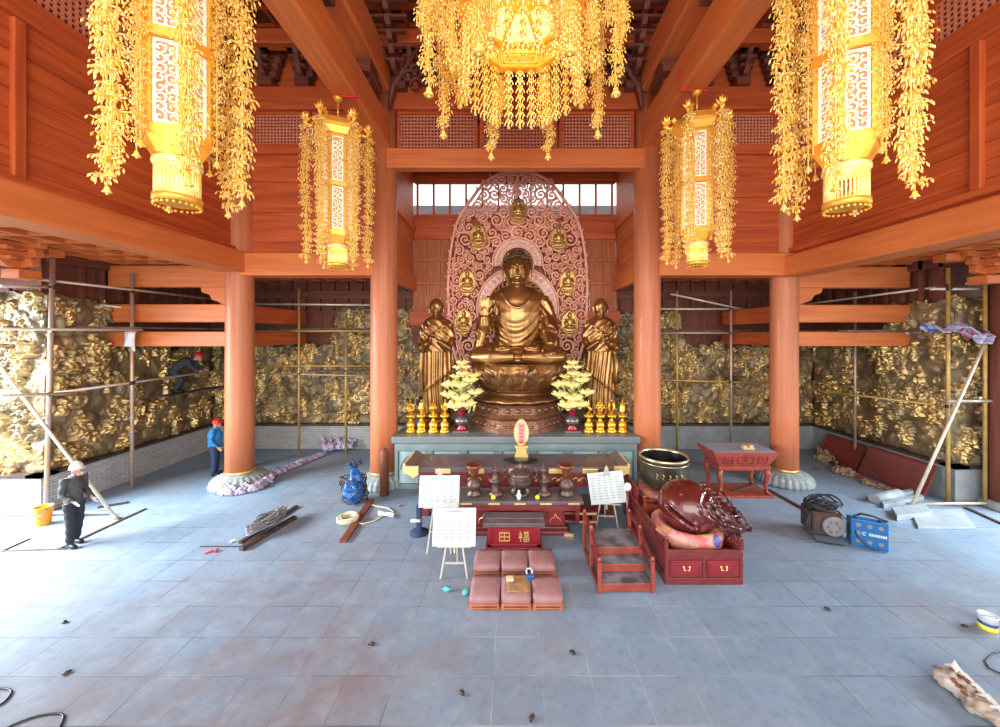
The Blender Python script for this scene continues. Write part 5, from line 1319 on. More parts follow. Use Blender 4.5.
for x in (0, w):
    for y, h in ((0, .6), (.58, .84), (1.16, .86)):
        mb = MB(); mb.cbox(x, y, 0, .06, .06, h-.08, .006); mb.lathe([(.02, 0), (.035, .03), (.03, .06), (.01, .09)], (x, y, h-.08), 10); mb.build('newel_post', M['redorange'], t)

# wooden fish on cabinet
q0 = F(665.6, 585, 0); q1 = F(742.4, 584, 0); WX, WY, WW = q0.x, q0.y, q1.x-q0.x
t = thing('drawer_cabinet', 'low dark red cabinet with two brass-handled drawers under the wooden fish', 'cabinet', (WX, WY, 0))
dp = 1.95; mb = MB(); mb.box(.03, .03, .04, WW-.03, dp-.03, .36); mb.box(0, 0, 0, WW, dp, .12); mb.box(0, 0, .47, WW, .06, .6); mb.box(0, .061, .34, .06, dp, .598); mb.box(WW-.06, .061, .34, WW, dp, .598); mb.box(.061, dp-.06, .34, WW-.061, dp, .596)
mb.box(.03, .02, .1, WW-.03, .05, .468); mb.box(WW/2-.03, .001, .12, WW/2+.03, .05, .469); mb.box(.0, 0, .12, .06, .06, .469); mb.box(WW-.06, 0, .12, WW, .06, .469); mb.build('body', M['redwood'], t, bevel=.008)
for xa, xb in ((.08, WW/2-.05), (WW/2+.05, WW-.08)):
    mb = MB(); mb.box(xa, -.005, .17, xb, .03, .42); mb.box(xa+.03, -.018, .2, xb-.03, 0, .39); o = mb.build('drawer', M['redlac'], t, bevel=.006)
    mb = MB(); c = (xa+xb)/2
    for s_ in (-1, 1): mb.ball((c+s_*.05, -.03, .33), .018, 8, 6); mb.tube([(c+s_*.05, -.035, .32), (c+s_*.045, -.045, .28), (c+s_*.015, -.045, .28)], .008, 6)
    mb.build('handle', M['gilt_pale'], o)
for xa in (.02, WW-.02):
    mb = MB()
    mb.bar((xa, .5, .74), (xa, dp, .74), .035, .045); mb.bar((xa, 0, .66), (xa, dp, .66), .03, .03)
    for i in range(7): mb.bar((xa, .54+i*.21, .6), (xa, .54+i*.21, .74), .02, .02)
    for y in (.02, dp-.02): mb.cbox(xa, y, .6, .055, .055, .18, .005); mb.ball((xa, y, .8), (.03, .03, .04), 8, 6)
    mb.build('railing', M['redwood'], t)
CXX = WX+WW*.5; CYY = WY+.82
t2 = thing('brocade_cushion', 'round pink and gold brocade cushion under the wooden fish', 'cushion', (CXX+.06, CYY-.02, .36))
mb = MB(); mb.lathe([(.1, .2), (.3, .2), (.42, .3), (.53, .34), (.6, .26), (.6, .12), (.5, .0), (.3, 0)], n=48, rf=lambda a, z: 1+.02*math.sin(a*9)+.012*math.sin(a*23), sy=1.1); mb.build('ring_cushion', M['brocade'], t2, rot=(0, 0, .2)); t2.scale = (1.04, 1, 1.1)
# the wooden fish itself
t = thing('wooden_fish_drum', 'huge dark red lacquered wooden fish drum with slit mouth and carved tail', 'drum', (CXX, CYY, 1.12), 0)
def muyu(u, v):
    a = 2*PI*u; th = PI*v
    # axis along +x (tail) ; round head at -x
    x = -math.cos(th); r = math.sin(th)
    X = x*.6 if x < 0 else x*.82; k_ = 1 if x < 0 else (1-.3*x*x)
    Y = r*.56*k_*math.cos(a); Z = r*.50*k_*math.sin(a)
    Z += .1*max(0, x)**2
    return V(X, Y, Z)
mb = MB(); nu, nv = 120, 90; mb.grid(muyu, nu, nv); me_b = mb
vv = []
for x, y, z in mb.v:                                # slit mouth low around the head
    p = V(x, y, z); d = abs(z + .06 + .24*(x+.3)); 
    if x < .42 and (y < .25):
        k_ = max(0, 1-(d/.045)**2)**.5 if d < .045 else 0; fade = min(1, max(0, (.22-x)/.1))*min(1, max(0, (x+.52)/.1))*min(1, max(0, (-y-.02)/.1)); p = p*(1-.5*k_*fade)
        lip = math.exp(-((d-.07)/.02)**2)*.02*fade; p = p*(1+lip)
    cf = min(1, max(0, (x-.12+.35*max(0, -y-.1))/.12)) if abs(z+.0) < .9 else 0
    p = p*(1 + cf*(.035*math.sin(30*math.hypot(x-.5, abs(z)-.25)) + .028*math.sin(26*x+9*math.sin(7*z+3*y)) + .02*noise.noise(p*14)))
    vv.append(tuple(p))
mb.v = vv
body = mb.build('hollow_body', M['muyu'], t, rot=(0, 0, 0))
c = MB()
for sg in (-1, 1):                                  # carved dragon-fish tail: scrolls, fins and scales
    for j in range(5):
        x = .25+.17*j; s0 = V(x, sg*(.36-.06*j)-.0, .27-.04*j)
        c.tube([s0+V(.15*(1-i/14)*math.cos(i*.55+j), sg*.02, .13*(1-i/14)*math.sin(i*.55+j)) for i in range(15)], [.034-.0015*i for i in range(15)], 6)
        c.tube([V(x-.1, sg*.46, .12), V(x+.1, sg*(.43-.04*j), .02), V(x+.3, sg*(.3-.03*j), .06)], [.03, .045, .02], 6)
    for j in range(6): c.octa(V(.5+.08*j, sg*.3, .05), V(.8+.07*j, sg*(.42-.03*j), -.12+.03*j), .05)
for j in range(7): 
    x = .1+.12*j; c.tube([V(x, 0, .46-.045*j), V(x+.03, 0, .53-.045*j), V(x+.12, 0, .54-.05*j)], [.06, .05, .02], 6); c.tube([V(x, -.36+.04*j, .3-.03*j), V(x+.05, -.2, .43-.04*j), V(x+.02, 0, .47-.045*j), V(x+.05, .2, .43-.04*j)], .03, 6)
c.tube([V(.5, 0, .06), V(.85, 0, .03), V(1.12, 0, -.02), V(1.2, -.05, -.1)], [.32, .24, .2, .08], 14)
for sg in (-1, 1):
    c.ball((.98, sg*.16, .16), .07, 10, 8); c.tube([V(.9, sg*.12, .24), V(.8, sg*.2, .4), V(.62, sg*.24, .44)], [.05, .035, .015], 6); c.tube([V(1.1, sg*.15, -.02), V(1.25, sg*.2, .05), V(1.2, sg*.25, .16), V(1.08, sg*.25, .16)], .025, 6)
    for j in range(5): c.tube([V(.75+.06*j, sg*.25, -.05), V(.85+.06*j, sg*.36, -.16), V(.78+.06*j, sg*.4, -.24)], [.045, .03, .01], 6)
c.build('carved_tail', mat('carved_lacquer', (.10, .022, .02), .28, 0, (.05, .01, .01), 12, coat=.25), t)
t.rotation_euler = (math.radians(4), math.radians(17), math.radians(-12)); t.location = (CXX+.08, CYY, 1.01); t.scale = (.88, .95, .95)
# mallet
q = F(627, 540, 0); t = thing('padded_mallet', 'tall mallet with round cream head leaning beside the right easel', 'mallet', (2.52, 8.0, 0), 0)
mb = MB(); mb.cyl((0, 0, 0), (0, 0, .98), .025); mb.build('handle', M['redwood'], t); mb = MB(); mb.ball((0, -.02, 1.04), (.08, .07, .09), 14, 10); mb.build('head', M['cloth_w'], t)

# singing bowl on its stand
bx = (663-VX)*8.55/FOC; t = thing('bowl_stand', 'red wooden stand with railing under the big bronze bowl', 'stand', (bx, 8.55, 0))
mb = MB(); mb.box(-.62, -.55, .06, .62, .5, .6); mb.box(-.66, -.58, 0, .66, .54, .08); mb.box(-.66, -.58, .56, .66, .54, .64)
for sx_ in (-1, 1):
    for y in (-.56, .5): mb.cbox(sx_*.63, y, 0, .07, .07, .78, .006); mb.ball((sx_*.63, y, .82), .045, 8, 6)
    mb.bar((sx_*.63, -.56, .74), (sx_*.63, .5, .74), .035, .04)
mb.bar((-.63, -.56, .74), (-.1, -.56, .74), .035, .04)
mb.box(-.5, -.56, .14, -.05, -.54, .5); mb.box(.05, -.56, .14, .5, -.54, .5); mb.build('body', M['redorange'], t, bevel=.008)
mb = MB(); mb.lathe([(.1, .0), (.5, .0), (.58, .08), (.52, .18), (.35, .16)], n=40, rf=lambda a, z: 1+.02*math.sin(a*11)); tag(mb.build('red_cushion', M['brocade'], loc=(bx, 8.52, .64)), 'red brocade cushion under the big bronze bowl', 'cushion')
t = thing('singing_bowl', 'big dark bronze singing bowl with a pale rim', 'bowl', (bx, 8.52, .84))
mb = MB(); mb.lathe([(.15, 0), (.38, .03), (.5, .15), (.54, .35), (.52, .62), (.54, .68)], n=56, caps=False); mb.lathe([(.15, 0), (.01, -.0)], n=56, caps=True)
mb.build('body', M['bowl'], t); mb = MB(); mb.lathe([(.545, .68), (.55, .72), (.53, .735), (.505, .72), (.5, .66)], n=56, caps=False); mb.lathe([(.553, .6), (.56, .61), (.553, .62)], n=56, caps=False); mb.build('rim', M['gilt_pale'] if 0 else mat('rim_bronze', (.5, .42, .26), .3, .8), t)
mb = MB(); mb.lathe([(.5, .68), (.485, .4), (.44, .15), (.01, .06)], n=56, caps=False); mb.build('inside', M['bowl_in'], t)
mb = MB()
for a in (-2.2, -1.95, -1.7, -1.45, -1.2): c0 = V(.545*math.cos(a), .545*math.sin(a), .36); mb.tube([c0+V(-.02, 0, .08), c0+V(.02, 0, .05), c0+V(-.02, 0, 0), c0+V(.02, 0, -.05)], .008, 5)
mb.build('cast_characters', M['gilt_pale'], t)
# dark side board by the bowl (screen panel)
mb = MB(); mb.box(-.03, -.5, .0, .03, .45, .95); mb.bar((0, -.5, .97), (0, .45, 1.02), .06, .05); tag(mb.build('side_board', M['redwood'], loc=(2.76, 8.55, 0), bevel=.01), 'tall dark red side board left of the bronze bowl stand', 'board')

# side table on the right
q0 = F(718, 499, 0); q1 = F(775, 498, 0); q = (q0+q1)/2; t = thing('side_altar_table', 'orange-red carved altar table on cabriole legs at the right', 'table', (q.x, q.y+.45, 0))
mb = MB(); mb.loft([[(sx_*a, sy_*b_, z) for sx_, sy_ in ((-1, -1), (1, -1), (1, 1), (-1, 1))] for a, b_, z in ((.66, .34, .80), (.86, .46, 1.17), (.88, .47, 1.22))], smooth=False); mb.box(-.7, -.38, .74, .7, .38, .82); mb.box(-.62, -.3, .68, .62, .3, .74); mb.build('trough_body', M['redorange'], t, bevel=.008)
mb = MB(); mb.box(-.82, -.42, 1.215, .82, .42, 1.23); mb.build('grey_top', mat('grey_cloth_top', (.25, .25, .3), .7), t)
mb = MB()
for x in (-.46, 0, .46):
    w_ = .2 if x == 0 else .12; mb.tube([(x+w_*c1, -.43+.05*(1 if s1 < 0 else -.2), .99+.09*s1) for c1, s1 in ((-1, -1), (1, -1), (1, 1), (-1, 1), (-1, -1))], .012, 4)
    mb.tube([(x+.07*(1-i/12)*math.cos(i*.8), -.435, .99+.05*(1-i/12)*math.sin(i*.8)) for i in range(12)], .01, 4)
mb.build('carved_front', M['redlac'], t)
for sx_ in (-1, 1):
    for sy_ in (-1, 1):
        mb = MB(); mb.tube([(sx_*.6, sy_*.29, .74), (sx_*.66, sy_*.33, .6), (sx_*.6, sy_*.3, .3), (sx_*.62, sy_*.31, .12), (sx_*.7, sy_*.35, .06)], [.07, .08, .05, .045, .06], 8); mb.build('leg', M['redorange'], t)
mb = MB(); mb.box(-.76, -.44, 0, .76, .44, .06); mb.build('base_board', M['redorange'], t, bevel=.01)
p = V(q.x+.22, q.y+.3, 1.23); mb = MB(); mb.cbox(0, 0, 0, .3, .16, .05, .01); mb.cbox(-.09, 0, .05, .1, .12, .05, .01); mb.cbox(.08, 0, .05, .1, .12, .06, .01); tag(mb.build('gilt_box', M['gilt_pale'], loc=p), 'small gold-yellow box lying on the orange-red side table', 'box')
mb = MB(); mb.bar((-.5, -.2, .08), (.45, .25, .08), .05, .04); tag(mb.build('iron_bar', M['iron'], loc=(q.x+.3, q.y+.5, 0)), 'dark bar lying on the base board under the side table', 'bar')
# wooden post by the left middle column
q = F(385, 495, 0); t = thing('wooden_post', 'short rounded brown wooden post standing in front of the left middle column', 'post', (q.x-.02, q.y, 0))
mb = MB(); mb.lathe([(.12, 0), (.12, 1.1), (.09, 1.22), (.03, 1.27)], n=16); mb.build('shaft', M['dark_z'], t)
# ------------------------------------------------------------------ scaffolding
def pole_of(t, a, b_, r=.045, m='steel', name='pole'): mb = MB(); mb.cyl(a, b_, r, n=10); return mb.build(name, M[m], t)
def coupler(t, p, s=.085):
    mb = MB(); mb.obox(p, (s*1.2, s*1.1, s*1.3)); mb.cyl(V(*p)+V(s*.5, -s*.5, 0), V(*p)+V(s*1.1, -s*.6, .02), s*.22, n=6); mb.build('coupler', M['iron'], t)
# left, along the side relief
t = thing('scaffold', 'tube scaffold in front of the left side relief, with a black plank deck', 'scaffold', (-10.9, 9.6, 0))
def L(p): return V(p[0]+10.9, p[1]-9.6, p[2])
A = P(46, 500, 8.75); A.z = 0; Bt = P(53, 258, A.y); pole_of(t, L(A), L(Bt))
A2 = P(132, 478, 10.4); A2.z = 0; B2 = P(132, 273, A2.y); pole_of(t, L(A2), L(B2))
for (x0, y0, x1, y1, m) in ((0, 286, 56, 287, 'steel_w'), (38, 279, 222, 300, 'steel'), (0, 329, 142, 330, 'steel_w'), (0, 396, 76, 393, 'steel_w'), (50, 394, 222, 370, 'steel'), (0, 513, 110, 512, 'steel_w'), (100, 305, 222, 318, 'steel_w')):
    d0 = A.y + .06 + (x0-45)*.025; d1 = A.y + .06 + (x1-45)*.016*(1.4 if x1 > 150 else 1)
    if y0 > 500: d0 = d1 = F(50, 513.5, .06).y
    a, b_ = P(x0, y0, d0), P(x1, y1, d1); pole_of(t, L(a), L(b_), .035, m, 'ledger')
mb = MB(); a, b_ = L(P(5, 327, A.y+.15)), L(P(142, 328, A2.y+.1)); mb.bar(a, b_, .26, .05); mb.build('plank', M['plank'], t)
mb = MB(); a, b_ = L(P(125, 328, A2.y+.2)), L(P(226, 329, 12.6)); mb.bar(a, b_, .26, .05); mb.build('plank', M['plank'], t)
mb = MB(); wz = H-(392-VY)*12.3/FOC; mb.bar(L((-11.1, 11.6, wz-.05)), L((-11.1, 13.9, wz-.05)), .4, .05); mb.build('plank', M['plank'], t)
for p_ in (P(53, 287, A.y), P(52, 330, A.y), P(49, 394, A.y), P(132, 291, A2.y), P(132, 329, A2.y), P(132, 383, A2.y)): coupler(t, L(p_))
# diagonal prop
a, b_ = P(-4, 362, 8.6), F(115, 517, .05); mb = MB(); mb.cyl(a-V(b_.x, b_.y, 0), b_-V(b_.x, b_.y, 0), .036, n=10); t = thing('scaffold_tube', 'long pale tube leaning diagonally past the man in the white helmet', 'tube', (b_.x, b_.y, 0)); mb.build('tube', M['steel_w'], t); q = MB(); q.cyl((-.05, -.02, .05), (.1, .0, -.02), .065, n=8); q.build('end_fitting', M['steel'], t)
# white rag on the left scaffold
def rag(px, py, D, w, h, label, m='cloth_w', nm='hanging_rag'):
    p_ = P(px, py, D); mb = MB(); mb.grid(lambda u, v: V(-w/2+w*u+(.2*w*v*(u-.5)), .03*math.sin(u*9+v*3)-.06*(1 if v > .05 else 0), -h*v*(1-.15*math.sin(u*5))), 8, 10)
    o = mb.build(nm, M[m], loc=p_); s = o.modifiers.new('s', 'SOLIDIFY'); s.thickness = .01; tag(o, label, 'cloth'); return o
rag(132, 331, A2.y-.06, .3, .5, 'white rag hanging from the plank of the left scaffold')
# rear left bay
def rear_scaffold(label, poles, ledgers, planks):
    t = thing('scaffold', label, 'scaffold', (0, 0, 0)); 
    for x, y0, y1, D, m in poles: pole_of(t, P(x, y0, D), P(x, y1, D) if y1 < 1e3 else V(P(x, y0, D).x, D, 0), .042, m)
    for x0, y0, D0, x1, y1, D1, m in ledgers: pole_of(t, P(x0, y0, D0), P(x1, y1, D1), .035, m, 'ledger')
    for x0, x1, y, D in planks: mb = MB(); mb.bar(P(x0, y, D), P(x1, y, D), .3, .06); mb.build('plank', M['plank'], t)
    for x, y0, y1, D, m in poles:
        for q in ledgers:
            if q[0] < x < q[3]: yy = q[1]+(q[4]-q[1])*(x-q[0])/(q[3]-q[0]); coupler(t, P(x, yy, D), .07)
    return t
rear_scaffold('tube scaffold before the rear relief, between the outer left and left middle columns', [(299, 289, 2e3, 13.2, 'steel_y'), (346, 321, 2e3, 13.3, 'steel_y')],
    [(254, 304, 13.1, 372, 305, 13.1, 'steel_w'), (254, 331, 13.1, 372, 331, 13.1, 'steel_y'), (254, 366, 13.1, 372, 366, 13.2, 'steel_y'), (254, 373, 13.2, 372, 376, 13.2, 'steel')], [(254, 372, 329, 13.35), (310, 372, 371, 13.35)])
rear_scaffold('tube scaffold before the dark rear relief, between the right middle and outer right columns', [(677, 291, 2e3, 13.3, 'steel_y'), (731, 290, 2e3, 13.0, 'steel'), (795, 325, 2e3, 13.3, 'steel')],
    [(671, 294, 13.2, 746, 310, 12.9, 'steel_w'), (660, 333, 13.1, 770, 333, 13.1, 'steel'), (660, 380, 13.2, 770, 383, 13.1, 'steel_y'), (660, 309, 13.2, 745, 309, 13.1, 'steel_w')], [(660, 772, 331, 13.4)])
t = rear_scaffold('tube scaffold in front of the right side relief, with a plank wrapped in tarpaulin', [(855, 292, 2e3, 12.0, 'steel'), (948, 268, 2e3, 9.5, 'steel_y'), (985, 271, 2e3, 9.3, 'steel_y')],
    [(800, 305, 13.0, 977, 282, 9.6, 'steel_w'), (930, 289, 9.6, 982, 289, 9.4, 'steel_w'), (845, 331, 12, 998, 333, 9.3, 'steel'), (797, 388, 12.9, 962, 408, 9.6, 'steel_y'), (948, 401, 9.4, 996, 401, 9.2, 'steel_w'), (907, 504, 9.42, 1000, 503, 9.2, 'steel_w')], [(843, 1000, 331, 10.6), (797, 850, 331, 12.9)])
a, b_ = P(987, 338, 9.2), F(911, 508, .05); mb = MB(); mb.cyl(a-V(b_.x, b_.y, 0), b_-V(b_.x, b_.y, 0), .036, n=10); tag(mb.build('scaffold_tube', M['steel_w'], loc=(b_.x, b_.y, 0)), 'long pale tube leaning from the slabs up to the right scaffold', 'tube')
rag(864, 333, 11.9, .26, .46, 'white rag hanging from the plank of the right scaffold')
# tarpaulins
def tarp(path, w, label, h=.12, seed=0, amp=.09, rough=1.0, nm='striped_tarpaulin', m='tarp', cat='tarpaulin'):
    path = [Vector(p_) for p_ in path]; mb = MB(); n_ = len(path)-1
    def fn(u, v):
        s = u*n_; i = min(int(s), n_-1); f = s-i; c = path[i].lerp(path[i+1], f); d = (path[i+1]-path[i]).normalized(); sd = V(-d.y, d.x, 0)
        ww = w*(.7+.5*noise.noise(V(u*5+seed, 3, 0)))*(math.sin(PI*min(max(u, .03), .97))**.35)
        ed = math.sin(PI*v)**.5
        z = .015 + ed*(h*(.5+.5*noise.noise(V(u*7+seed, v*3, 1)))+amp*abs(noise.noise(V(c.x*4+seed, c.y*4+v*3, 2)))+.35*amp*abs(noise.noise(V(c.x*7, v*6+seed, 4))))
        return c + sd*(v-.5)*ww + V(.05*noise.noise(V(u*30, v*8, seed)), .05*noise.noise(V(u*30, v*8, seed+9)), z)
    mb.grid(fn, 90, 26); o = mb.build(nm, M[m]); s = o.modifiers.new('s', 'SOLIDIFY'); s.thickness = .012; s.offset = 1; return tag(o, label, cat)
def fl_pts(*a): return [F(x, y, 0) for x, y in a]
tarp(fl_pts((212, 490), (232, 494), (252, 490), (272, 482)), .55, 'crumpled red-white-blue striped tarpaulin around the foot of the outer left column', .22, 1, .2)
tarp(fl_pts((262, 482), (285, 470), (305, 462), (325, 455)), .38, 'twisted grey-white tarpaulin roll running back from the outer left column', .12, 2, .14)
tarp([F(322, 450, .05), F(338, 447, .1), F(355, 448, .1)], .9, 'blue-white striped tarpaulin bunched up near the rear plinth on the left', .4, 3, .25)
for (a0, b0, sd, lab) in ((P(925, 327, 9.55), P(952, 327, 9.3), 5, 'striped tarpaulin wrapped over the plank of the right scaffold'), ):
    pass
tb = MB(); rg = random.Random(5)
def tf(u, v): c = P(928+58*u, 327+8*u+4*math.sin(u*9), 9.6-.4*u); return c + V(0, (v-.5)*.4, .12*math.sin(PI*v)*(1+.6*noise.noise(V(u*9, v*4, 0)))+.06*noise.noise(V(u*20, v*9, 1)))
tb.grid(tf, 50, 14); o = tb.build('striped_tarpaulin', M['tarp']); s = o.modifiers.new('s', 'SOLIDIFY'); s.thickness = .02; tag(o, 'striped tarpaulin draped over the plank at the top of the right scaffold', 'tarpaulin')
tb = MB()
def tf2(u, v): c = P(975+16*u, 334+10*v, 9.15); return c + V(0, .06*math.sin(u*9+v*4), 0)
tb.grid(tf2, 14, 14); o = tb.build('striped_tarpaulin', M['tarp']); s = o.modifiers.new('s', 'SOLIDIFY'); s.thickness = .02; tag(o, 'end of striped tarpaulin knotted to the top of the leaning tube at the right', 'tarpaulin')

# iron bars with bundled cable, left of centre
def flbar(x0, y0, x1, y1, w, h, m, name, label, cat, z=0, grp=None):
    a, b_ = F(x0, y0, 0), F(x1, y1, 0); mb = MB(); mb.bar(V(0, 0, z+h/2+.002), b_-a+V(0, 0, z+h/2+.002), w, h); return tag(mb.build(name, M[m], loc=a, bevel=.006), label, cat, grp)
flbar(241, 551, 295, 519, .11, .08, 'iron', 'channel_bar', 'nearer dark channel bar under the grey cable bundle, left of centre', 'bar')
flbar(240, 544, 297, 507, .09, .05, 'iron', 'channel_bar', 'farther dark bar under the grey cable bundle, its end sticking out behind', 'bar')
a = F(268, 529, 0); mb = MB(); dr = (F(290, 513, 0)-F(246, 540, 0)).normalized(); sd_ = V(-dr.y, dr.x, 0)
for q in range(17):
    mb.tube([a + dr*((.2+.34*((q*7)%17)/17)*math.cos(th)+.05*math.sin(q*5)) + sd_*((.05+.012*((q*5)%13))*math.sin(th)) + V(0, 0, .12+.012*q+.02*math.sin(th*3+q)) for th in [2*PI*i/26+q for i in range(27)]], .017, 6)
tag(mb.build('cable_bundle', M['cable_g']), 'grey cable bundle coiled on the dark channel bars', 'cable')
flbar(200, 547, 242, 547, .02, .02, 'iron', 'thin_rod', 'thin rod on the floor left of the channel bars', 'rod')
mb = MB(); a = F(204, 553, .02); mb.tube([a, F(212, 551, .02), F(218, 549, .03), F(214, 552, .02)], .018, 6); tag(mb.build('red_strap', M['red']), 'short red strap lying by the thin rod', 'strap')
flbar(343, 543, 371, 501, .16, .05, 'dark_y', 'wooden_plank', 'narrow reddish wooden plank beside the coil of pale rope', 'plank')
# blue bag bundle and rope coil
p_ = F(352, 505, 0); t = thing('tied_bag', 'blue plastic bag bundle tied with dark cord, beside the left middle column', 'bag', (p_.x, p_.y+.15, 0))
mb = MB(); mb.ball((0, 0, .34), (.3, .24, .36), 16, 12); mb.ball((.05, -.05, .62), (.2, .18, .2), 12, 8); mb.tube([(0, 0, .7), (.02, 0, .85), (-.06, .02, .98)], [.16, .09, .12], 8)
fuse(mb, 'bag', M['bluebag'], .02, t, 3, lambda co, no: .02*np.sin(co[:, 0]*26+co[:, 2]*11)+.014*np.sin(co[:, 2]*33))
mb = MB()
for q in range(7): a0 = q*.9; mb.tube([V((.29+.012*q)*math.cos(th), .26*math.sin(th)*math.cos(q*.5)-.02, .38+.34*math.sin(th+q)*.9) for th in [2*PI*i/20 for i in range(21)]], .016, 5)
mb.build('cord', M['iron'], t)
mb = MB()
for q in range(6): an = q*1.05; mb.tube([(0, 0, .86), (.1*math.cos(an), .1*math.sin(an), 1.0), (.2*math.cos(an), .2*math.sin(an), 1.02)], .03, 5)
mb.build('knot', M['navy'], t)
p_ = F(348, 521, 0); mb = MB()
for q in range(12): r_ = .15+.016*(q % 5); mb.tube([V(r_*1.1*math.cos(th)+.01*math.sin(5*th+q), r_*math.sin(th), .03+.024*(q//3)+.012*math.sin(3*th+q)) for th in [2*PI*i/36 for i in range(37)]], .019, 6)
tag(mb.build('rope_coil', M['rope'], loc=p_), 'coil of pale yellow-white rope in front of the blue bag', 'rope')
mb = MB(); mb.tube([F(x, y, .02) for x, y in ((352, 519), (362, 524), (374, 521), (386, 513), (394, 512), (388, 508), (376, 506), (366, 503))], .014, 6); tag(mb.build('loose_rope', M['rope']), 'loose rope strand trailing right from the rope coil', 'rope')
mb = MB(); mb.grid(lambda u, v: F(378+16*u, 515-4*v+2*u, .02+.05*noise.noise(V(u*4, v*4, 3))+.03), 12, 8); o = mb.build('plastic_wrap', M['cloth_w']); s = o.modifiers.new('s', 'SOLIDIFY'); s.thickness = .006; tag(o, 'crumpled translucent white wrap on the floor by the loose rope', 'wrap')

# bucket
p_ = F(35, 528, 0); t = thing('plastic_bucket', 'bright orange bucket on the floor behind the man in the white helmet', 'bucket', (p_.x, p_.y+.15, 0))
mb = MB(); mb.lathe([(.12, 0), (.155, .38), (.165, .39), (.165, .42), (.145, .42), (.11, .03), (.01, .03)], n=28, caps=False); mb.build('shell', M['orange'], t)
mb = MB(); mb.tube([V(.16*math.cos(a), -.09*math.sin(a)-.06, .39-.16*math.sin(a)) for a in [PI*i/12 for i in range(13)]], .007, 5); mb.build('handle', M['cable_g'], t)
# floor strips left
flbar(60, 549, 146, 509, .07, .02, 'iron', 'floor_strip', 'dark strip on the floor passing behind the man in the white helmet', 'strip')
flbar(1, 552, 30, 539, .04, .02, 'iron', 'floor_strip', 'short dark strip on the floor at the left edge', 'strip')
flbar(2, 551.5, 66, 549.5, .035, .02, 'iron', 'floor_strip', 'thin dark strip pointing at the feet of the man in the white helmet', 'strip')
flbar(98, 508, 128, 503, .1, .03, 'iron', 'floor_strip', 'dark strip near the foot of the leaning pale tube', 'strip')
flbar(768, 490, 812, 514, .1, .03, 'iron', 'floor_strip', 'dark strip on the floor right of the orange-red side table', 'strip')
flbar(965, 508, 1010, 528, .09, .03, 'iron', 'floor_strip', 'dark strip on the floor at the far right beyond the slabs', 'strip')
# cables at the bottom left, right
for pts_, lb in (([(-6, 735), (15, 724), (38, 716), (60, 713.5), (63, 719), (58, 730)], 'black cable loop at the bottom left edge, the lower one'), ([(-6, 688), (8, 689), (11, 693), (4, 702), (-6, 708)], 'black cable loop at the left edge, the upper one')):
    pp = [F(x, y, .012) for x, y in pts_]; sm = []
    for i in range(len(pp)-1):
        for j in range(6):
            f = j/6; p0, p1, p2, p3 = pp[max(i-1, 0)], pp[i], pp[i+1], pp[min(i+2, len(pp)-1)]
            sm.append(.5*((2*p1)+(p2-p0)*f+(2*p0-5*p1+4*p2-p3)*f*f+(3*p1-p0-3*p2+p3)*f**3))
    mb = MB(); mb.tube(sm, .011, 8); tag(mb.build('black_cable', M['black']), lb, 'cable')
mb = MB(); mb.tube([F(x, y, .012) for x, y in ((1004, 651), (994, 653), (989, 657), (985, 661), (989, 668), (997, 672), (1006, 675))], .009, 6); tag(mb.build('black_cable', M['black']), 'thin black cable curling in from the right edge below the paint tin', 'cable')

# welding machine and blue case
p_ = F(829, 539, 0); t = thing('welding_machine', 'dark welding machine with round vents and cables piled on top', 'machine', (p_.x, p_.y+.05, 0), -.25)
mb = MB(); mb.cbox(0, .22, .04, .58, .5, .5, .03); mb.build('housing', M['iron'], t)
mb = MB(); mb.lathe([(.2, 0), (.22, .02), (.19, .05)], n=28); 
for q in range(6): a = q*PI/3; mb.ball((.11*math.cos(a), .11*math.sin(a), .06), .035, 8, 5)
mb.build('round_vent', M['cable_g'], t, loc=(.1, -.03, .27), rot=(PI/2, 0, 0))
mb = MB()
for q in range(7): mb.tube([V(.02*q-.05+.3*math.cos(th), .2+.2*math.sin(th), .6+.02*q+.07*math.sin(2*th+q)) for th in [2*PI*i/22+q for i in range(20)]], .02, 6)
for q in range(3): mb.tube([V(-.2+.1*q, .1, .6), V(-.35, -.05, .5), V(-.4-.05*q, -.15, .2), V(-.3, -.25, .02), V(-.05+.1*q, -.3, .02)], .014, 6)
mb.tube([V(.2, 0, .6), V(.36, -.05, .4), V(.34, -.1, .2), V(.4, -.1, .1)], .014, 6)
mb.build('cables', M['black'], t)
mb = MB(); mb.tube([V(-.1, .1, .62), V(0, .05, .78), V(.1, .1, .64)], .02, 6); mb.tube([V(.1, .1, .6), V(.25, -.02, .5), V(.3, -.08, .3)], .014, 6); mb.build('pale_cable', M['cable_g'], t)
p_ = F(851, 545, 0); p2 = F(889, 553, 0); dd = p2-p_; L_ = dd.length; t = thing('blue_tool_case', 'blue metal case with round vents and a white logo, right of the welding machine', 'case', p_, math.atan2(dd.y, dd.x))
mb = MB(); mb.box(0, 0, 0, L_, .14, .56); mb.box(0, .28, 0, L_, .34, .5); mb.box(.03, .12, .02, L_-.03, .3, .42); mb.build('shell', M['bluebox'], t, bevel=.015)
mb = MB()
for i in range(3):
    for j in range(3):
        if j == 1 and i > 0: continue
        mb.cyl((L_*(.2+i*.3), -.008, .13+j*.16), (L_*(.2+i*.3), .004, .13+j*.16), L_*.075, n=14)
mb.build('vents', M['cable_g'], t)
mb = MB(); x = L_*.36
for w_ in (.05,): mb.tube([V(x+.03*math.cos(a), -.006, .29+.03*math.sin(a)) for a in [.7+i*.42 for i in range(12)]], .009, 5)
x += .07
for i in range(8): mb.box(x, -.008, .265, x+L_*.045, 0, .315); x += L_*.06
mb.build('white_logo', M['white'], t)
